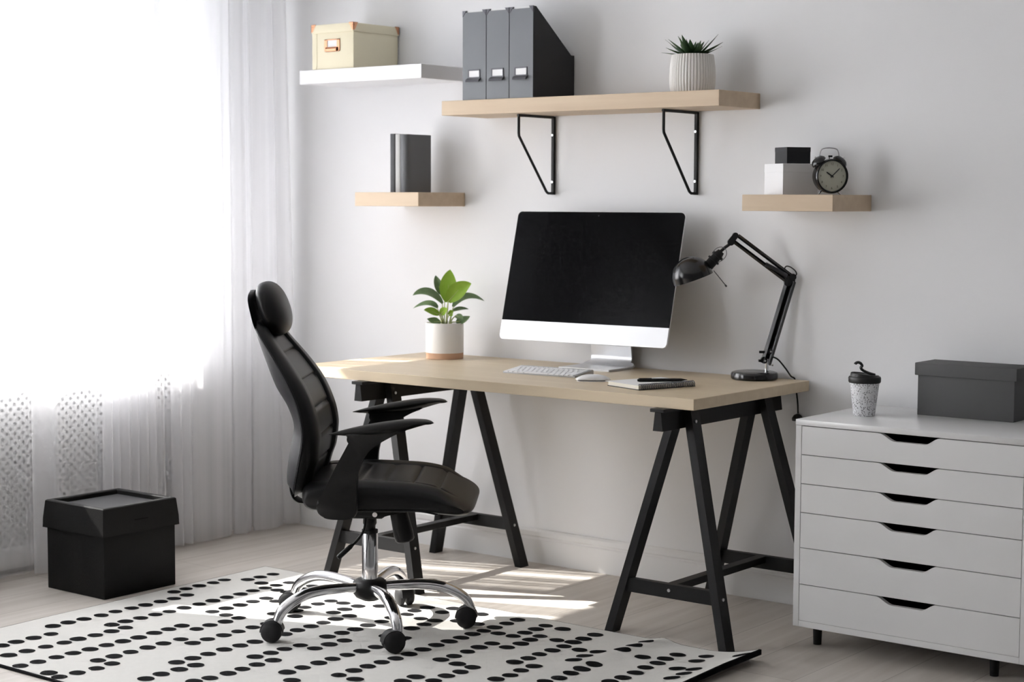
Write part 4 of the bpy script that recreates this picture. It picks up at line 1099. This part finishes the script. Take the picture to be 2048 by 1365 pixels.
# backrest -------------------------------------------------------------------
a_back = [(0.440, -0.205), (0.470, -0.221), (0.52, -0.2195), (0.585, -0.2085), (0.645, -0.199), (0.70, -0.219), (0.754, -0.2535), (0.82, -0.281), (0.908, -0.312), (0.95, -0.322)]
a_pipe = [(0.440, -0.186), (0.472, -0.178), (0.535, -0.163), (0.622, -0.149), (0.697, -0.160), (0.766, -0.190), (0.863, -0.253), (0.93, -0.300), (0.95, -0.305)]
a_crest = [(0.440, -0.165), (0.474, -0.140), (0.518, -0.126), (0.547, -0.116), (0.594, -0.110), (0.624, -0.109), (0.680, -0.120), (0.756, -0.151), (0.824, -0.196), (0.904, -0.258), (0.95, -0.285)]
w_half = [(0.440, 0.190), (0.47, 0.222), (0.54, 0.248), (0.62, 0.252), (0.70, 0.244), (0.78, 0.226), (0.86, 0.192), (0.92, 0.155), (0.95, 0.118)]
seams = [0.530, 0.610, 0.690, 0.772, 0.852]
bm = new(); rings = []
NZ = 110
for k in range(NZ + 1):
    z = 0.440 + (0.95 - 0.440) * k / NZ
    w = sinterp(w_half, z); ap = sinterp(a_pipe, z); ac = sinterp(a_crest, z)
    end = min(1, (z - 0.440) / 0.022 + 0.15, (0.95 - z) / 0.022 + 0.15)
    ring = []
    NA = 96
    for i in range(NA + 1):      # front, from -w to +w
        s = -1 + 2 * i / NA
        l = w * s; q = abs(s)
        if q > 0.80:
            u = (q - 0.80) / 0.20; a = ap + (ac - ap) * math.sqrt(max(0, 1 - u * u)) ** 1.0
        elif q > 0.60: a = ac
        else: a = ac
        # quilted centre sits a little lower than the bolsters
        dep = 0.016 * (1 - 1 / (1 + math.exp(-(q - 0.60) / 0.02)))
        g = 0.008 * gauss((q - 0.60) * w, 0.0045)
        if q < 0.60:
            for s_ in seams: g += 0.0075 * gauss(z - s_, 0.0042)
            dep -= 0.004
        a = a - dep - min(g, 0.010)
        a = ap + (a - ap) * end
        ring.append((a, l, z - Z0))
    for i in range(1, 12):
        s = 1 - 2 * i / 12; ring.append((ap - 0.010 * (1 - s * s) - 0.002, w * s, z - Z0))
    rings.append(ring)
ring_loft(bm, rings)
back = obj('backrest', bm, M['leather'], CH_, 60)
# rear shell with its padded lumbar pouch
bm = new(); rings = []
for k in range(61):
    z = 0.446 + (0.935 - 0.446) * k / 60
    w = sinterp(w_half, z) - 0.004; ap = sinterp(a_pipe, z) - 0.003; ab = sinterp(a_back, z)
    end = min(1, (z - 0.446) / 0.03 + 0.2, (0.935 - z) / 0.03 + 0.2)
    ring = []
    for i in range(25):
        s = -1 + 2 * i / 24; q = abs(s)
        a = ap - 0.004 - (ap - ab) * (1 - q ** 3.0) * end if q < 1 else ap - 0.004
        ring.append((a, w * s, z - Z0))
    for i in range(1, 12): ring.append((ap + 0.002, w * (1 - 2 * i / 12), z - Z0))
    rings.append(ring)
ring_loft(bm, rings); shellb = obj('back_shell', bm, M['leather2'], CH_, 60)
bm = new()
for s in (-1, 1): tube(bm, [(sinterp(a_pipe, z) - 0.002, s * (sinterp(w_half, z) + 0.0005), z - Z0) for z in [0.455 + 0.475 * k / 40 for k in range(41)]], 0.0030, 8)
obj('back_piping', bm, M['leather2'], back, 60)
# headrest -------------------------------------------------------------------
bm = new()
hc = Vector((-0.280, 0, 0.981 - Z0)); tilt = math.radians(-20)
rings = []
for j in range(33):
    v = -1 + 2 * j / 32
    ring = []
    for i in range(48):
        a_ = 2 * PI * i / 48
        sx = math.copysign(abs(math.cos(a_)) ** 0.86, math.cos(a_)); sz = math.copysign(abs(math.sin(a_)) ** 0.86, math.sin(a_))
        k = max(0.02, (1 - abs(v) ** 2.6)) ** 0.42
        x = 0.047 * sx * k; z = 0.085 * sz * k
        if sx < 0: x *= 0.62
        X = x * math.cos(tilt) + z * math.sin(tilt); Z = -x * math.sin(tilt) + z * math.cos(tilt)
        ring.append((hc.x + X, 0.125 * v, hc.z + Z))
    rings.append(ring)
ring_loft(bm, rings); hr = obj('headrest', bm, M['leather'], CH_, 60)
bm = new(); rings = []
for k in range(25):
    s = k / 24; z = 0.905 + s * 0.132
    a = -0.309 - 0.031 * s
    w = 0.118 * math.sqrt(max(0.03, 1 - abs(2 * s - 1) ** 4)) + 0.002
    rings.append([(a - 0.006 * (1 - (i / 8 - 1) ** 2), w * (i / 8 - 1), z - Z0) for i in range(17)] + [(a + 0.010, w * (1 - i / 4), z - Z0) for i in range(1, 8)])
ring_loft(bm, rings); obj('headrest_shell', bm, M['leather2'], hr, 60)

# armrests -------------------------------------------------------------------
def arm(s):
    poly = [(-0.104, 0.409), (-0.075, 0.3925), (-0.018, 0.392), (0.007, 0.407), (0.008, 0.470), (0.012, 0.520), (0.026, 0.562), (0.047, 0.592), (0.080, 0.616), (0.118, 0.637), (0.150, 0.654), (0.05, 0.660), (-0.02, 0.640), (-0.012, 0.622), (-0.022, 0.599), (-0.050, 0.547), (-0.084, 0.478), (-0.106, 0.440)]
    pts = closed_spline(poly, 4)
    bm = new()
    prism(bm, [(p.x, p.y - Z0) for p in pts], 0.249 if s > 0 else -0.249, s * 0.283, 'y', 0.006, 2)
    br = obj('armrest', bm, M['black_plastic'], CH_, 40)
    topl = [(-0.072, 0.638), (-0.04, 0.647), (0.0, 0.657), (0.07, 0.671), (0.155, 0.682), (0.205, 0.681), (0.226, 0.6755), (0.2295, 0.672)]
    botl = [(-0.072, 0.6365), (-0.04, 0.6335), (0.0, 0.632), (0.07, 0.634), (0.115, 0.640), (0.155, 0.6515), (0.205, 0.6665), (0.226, 0.6695), (0.2295, 0.671)]
    bm = new(); rings = []
    for k in range(41):
        x = -0.072 + (0.2295 + 0.072) * k / 40
        zt = sinterp(topl, x); zb_ = sinterp(botl, x)
        f = (x + 0.072) / 0.3015
        hw = 0.031 * min(1, (0.20 + 2.2 * f)) * math.sqrt(max(0.02, 1 - max(0, (f - 0.86) / 0.14) ** 2))
        zb_ = min(zb_, zt - 0.0008)
        cz = (zt + zb_) / 2; hz = (zt - zb_) / 2
        ring = []
        for i in range(24):
            a_ = 2 * PI * i / 24
            yy = hw * math.copysign(abs(math.cos(a_)) ** 0.6, math.cos(a_)); zz = hz * math.copysign(abs(math.sin(a_)) ** 0.8, math.sin(a_))
            if zz < 0: yy *= 1 - 0.55 * (-zz / hz) if hz > 0.006 else 1
            ring.append((x, s * 0.266 + yy, cz + zz - Z0))
        rings.append(ring)
    ring_loft(bm, rings); obj('arm_pad', bm, M['black_plastic'], br, 60)
arm(-1); arm(1)
# rear support strap under the backrest ----------------------------------------
bm = new()
path = spline([(-0.218, 0, 0.500), (-0.226, 0, 0.462), (-0.222, 0, 0.422), (-0.206, 0, 0.399), (-0.172, 0, 0.393), (-0.08, 0, 0.392), (0.0, 0, 0.388)], 5)
tube(bm, [(p.x, 0, p.z - Z0) for p in path], 0.0055, 12, flat=6.0, up=(0, 1, 0))
obj('back_strap', bm, M['black_plastic'], CH_, 60)
for s in (-1, 1):
    bm = new(); cyl(bm, (-0.219, s * 0.02, 0.474 - Z0), (-0.230, s * 0.02, 0.476 - Z0), 0.0065, seg=12); obj('bolt', bm, M['chrome'], CH_, 40)

# mechanism --------------------------------------------------------------------
HA = 0.013
bm = new()
box(bm, -0.10, 0.150, -0.10, 0.10, 0.392 - Z0, 0.405 - Z0, 0.003, 1)
prism(bm, [(-0.032, 0.352 - Z0), (0.055, 0.352 - Z0), (0.072, 0.366 - Z0), (0.125, 0.372 - Z0), (0.140, 0.394 - Z0), (-0.07, 0.394 - Z0), (-0.045, 0.368 - Z0)], -0.055, 0.055, 'y', 0.004, 2)
mech = obj('tilt_mechanism', bm, M['black_plastic'], CH_, 40)
bm = new(); cyl(bm, (0.035, -0.055, 0.366 - Z0), (0.035, -0.061, 0.366 - Z0), 0.0075, seg=16); obj('bolt', bm, M['chrome'], mech, 40)
bm = new(); tube(bm, [(0.096, -0.02, 0.392 - Z0), (0.103, -0.02, 0.366 - Z0), (0.108, -0.02, 0.345 - Z0), (0.118, -0.02, 0.300 - Z0), (0.122, -0.02, 0.284 - Z0), (0.123, -0.02, 0.279 - Z0)], [0.026, 0.027, 0.028, 0.0305, 0.0295, 0.025], 28); obj('tension_knob', bm, M['black_plastic'], CH_, 50)
bm = new(); tube(bm, spline([(0.006, -0.05, 0.352 - Z0), (0.002, -0.062, 0.318 - Z0), (-0.022, -0.075, 0.284 - Z0), (-0.062, -0.088, 0.250 - Z0)], 5), 0.0042, 10); tube(bm, [(-0.030, -0.0775, 0.277 - Z0), (-0.036, -0.080, 0.272 - Z0), (-0.068, -0.090, 0.244 - Z0), (-0.073, -0.092, 0.240 - Z0)], [0.005, 0.0075, 0.0085, 0.006], 12); obj('height_lever', bm, M['black_plastic'], CH_, 50)
bm = new(); lathe(bm, [(0, 0.352), (0.020, 0.352), (0.021, 0.330), (0.017, 0.322), (0.017, 0.312), (0.0245, 0.310), (0.0245, 0.300), (0, 0.300)], 32, center=(HA, 0, -Z0)); obj('lift_sleeve', bm, M['black_plastic'], CH_, 40)
bm = new(); lathe(bm, [(0, 0.302), (0.0225, 0.302), (0.0245, 0.2995), (0.0245, 0.150), (0, 0.150)], 48, center=(HA, 0, -Z0)); obj('gas_lift', bm, M['chrome'], CH_, 40)
bm = new(); lathe(bm, [(0, 0.160), (0.027, 0.160), (0.042, 0.157), (0.052, 0.149), (0.0555, 0.135), (0.052, 0.116), (0.043, 0.103), (0.030, 0.096), (0.022, 0.092), (0, 0.092)], 40, center=(HA, 0, -Z0)); obj('base_hub', bm, M['black_plastic'], CH_, 50)
def leg(ang, cang):
    """one chrome arm of the base with its caster; angles in world degrees"""
    A = math.radians(ang - 36); c = Vector((0.008, 0, 0)); d = Vector((math.cos(A), math.sin(A), 0))
    prof = [(0.030, 0.134), (0.09, 0.139), (0.16, 0.142), (0.215, 0.137), (0.262, 0.120), (0.294, 0.099), (0.309, 0.074), (0.313, 0.062)]
    side = Vector((-d.y, d.x, 0))
    pts = spline([(c.x + d.x * r, c.y + d.y * r, z - Z0) for r, z in prof], 6)
    bm = new(); n = len(pts)
    tube(bm, pts, [0.0155 + 0.003 * math.sin(PI * min(1, k / (n - 1) * 1.1)) for k in range(n)], 20, flat=0.92, up=(0, 0, 1))
    lg = obj('leg', bm, M['chrome'], CH_, 60)
    e = c + d * 0.313
    B = math.radians(cang - 36); f = Vector((math.cos(B), math.sin(B), 0)); sd = Vector((-f.y, f.x, 0))
    wc = e + f * 0.014 + Vector((0, 0, 0.031))
    bm = new()
    for s in (-1, 1):
        rr = [(0.0, 0.0005), (0.025, 0.0005), (0.031, 0.004), (0.031, 0.0165), (0.026, 0.0215), (0.010, 0.0235), (0, 0.0235)]
        m4 = Matrix.Translation(wc + sd * (s * 0.004)) @ (sd * s).to_track_quat('Z', 'X').to_matrix().to_4x4()
        lathe(bm, rr, 32, mat4=m4)
    cs = obj('caster', bm, M['rubber'], lg, 40)
    # hood over the twin wheels, continuing the wheel outline up to the stem
    bm = new(); rings = []
    for k in range(15):
        t_ = math.radians(-8 + 176 * k / 14 + 14)
        ro, ri = 0.0348, 0.0315
        p = [wc - f * (ro * math.cos(t_)) + Vector((0, 0, ro * math.sin(t_))), wc - f * (ri * math.cos(t_)) + Vector((0, 0, ri * math.sin(t_)))]
        rings.append([p[0] - sd * 0.018, p[0] + sd * 0.018, p[1] + sd * 0.020, p[1] - sd * 0.020])
    ring_loft(bm, rings)
    cyl(bm, e + Vector((0, 0, 0.040)), e + Vector((0, 0, 0.061)), 0.0155, 0.0135, seg=20)
    box_c = wc
    obj('caster_hood', bm, M['rubber'], lg, 50)
base_angles = [253.5, 328.5, 38.0, 181.0, 112.0]
caster_dirs = [216.0, 238.0, 216.0, 205.0, 330.0]
for a_, b_ in zip(base_angles, caster_dirs): leg(a_, b_)

# ------------------------------------------------------------------ light
def sun_light():
    l = bpy.data.lights.new('sun', 'SUN'); l.energy = SUN_E; l.angle = math.radians(0.55); l.color = (1.0, 0.965, 0.91)
    o = bpy.data.objects.new('sun', l); COL.objects.link(o)
    az = math.radians(SUN_AZ); el = math.radians(SUN_EL)
    d = Vector((math.cos(az) * math.cos(el), math.sin(az) * math.cos(el), -math.sin(el)))
    o.rotation_euler = d.to_track_quat('-Z', 'Y').to_euler(); o.location = (-6, -3, 5)
SUN_E, SUN_AZ, SUN_EL = 39.0, 21.0, 38.3
sun_light()
for i, (y0, y1) in enumerate(WIN):  # second lamp brightens the room through the added, unseen window
    l = bpy.data.lights.new('daylight_%d' % (i + 1), 'AREA'); l.shape = 'RECTANGLE'; l.size = y1 - y0 + 0.3; l.size_y = WZ1 - WZ0 + 0.3
    l.energy = SKY_W[i] if 'SKY_W' in globals() else (76, 185)[i]; l.color = (0.97, 0.985, 1.0)
    o = bpy.data.objects.new('daylight_%d' % (i + 1), l); COL.objects.link(o)
    o.location = (XL - WT - 0.12, (y0 + y1) / 2, (WZ0 + WZ1) / 2 + 0.05); o.rotation_euler = (0, -PI / 2, 0)
    l.size, l.size_y = l.size_y, l.size
wd = bpy.data.worlds.new('sky'); scene.world = wd; wd.use_nodes = True
wd.node_tree.nodes['Background'].inputs['Color'].default_value = (0.93, 0.96, 1.0, 1); wd.node_tree.nodes['Background'].inputs['Strength'].default_value = 3.0

vs = scene.view_settings
scene.display_settings.display_device = 'sRGB'
vs.view_transform = 'Standard'; vs.look = 'None'; vs.exposure = 0.03; vs.gamma = 1.0; vs.use_curve_mapping = False
cy_ = scene.cycles
cy_.use_denoising = True
try:
    cy_.denoiser = 'OPENIMAGEDENOISE'; cy_.denoising_input_passes = 'RGB_ALBEDO_NORMAL'
except Exception: pass
cy_.use_adaptive_sampling = True; cy_.adaptive_threshold = 0.02; cy_.adaptive_min_samples = 16
cy_.max_bounces = 9; cy_.diffuse_bounces = 5; cy_.glossy_bounces = 4; cy_.transparent_max_bounces = 20; cy_.transmission_bounces = 6
cy_.sample_clamp_indirect = 6.0; cy_.caustics_reflective = False; cy_.caustics_refractive = False
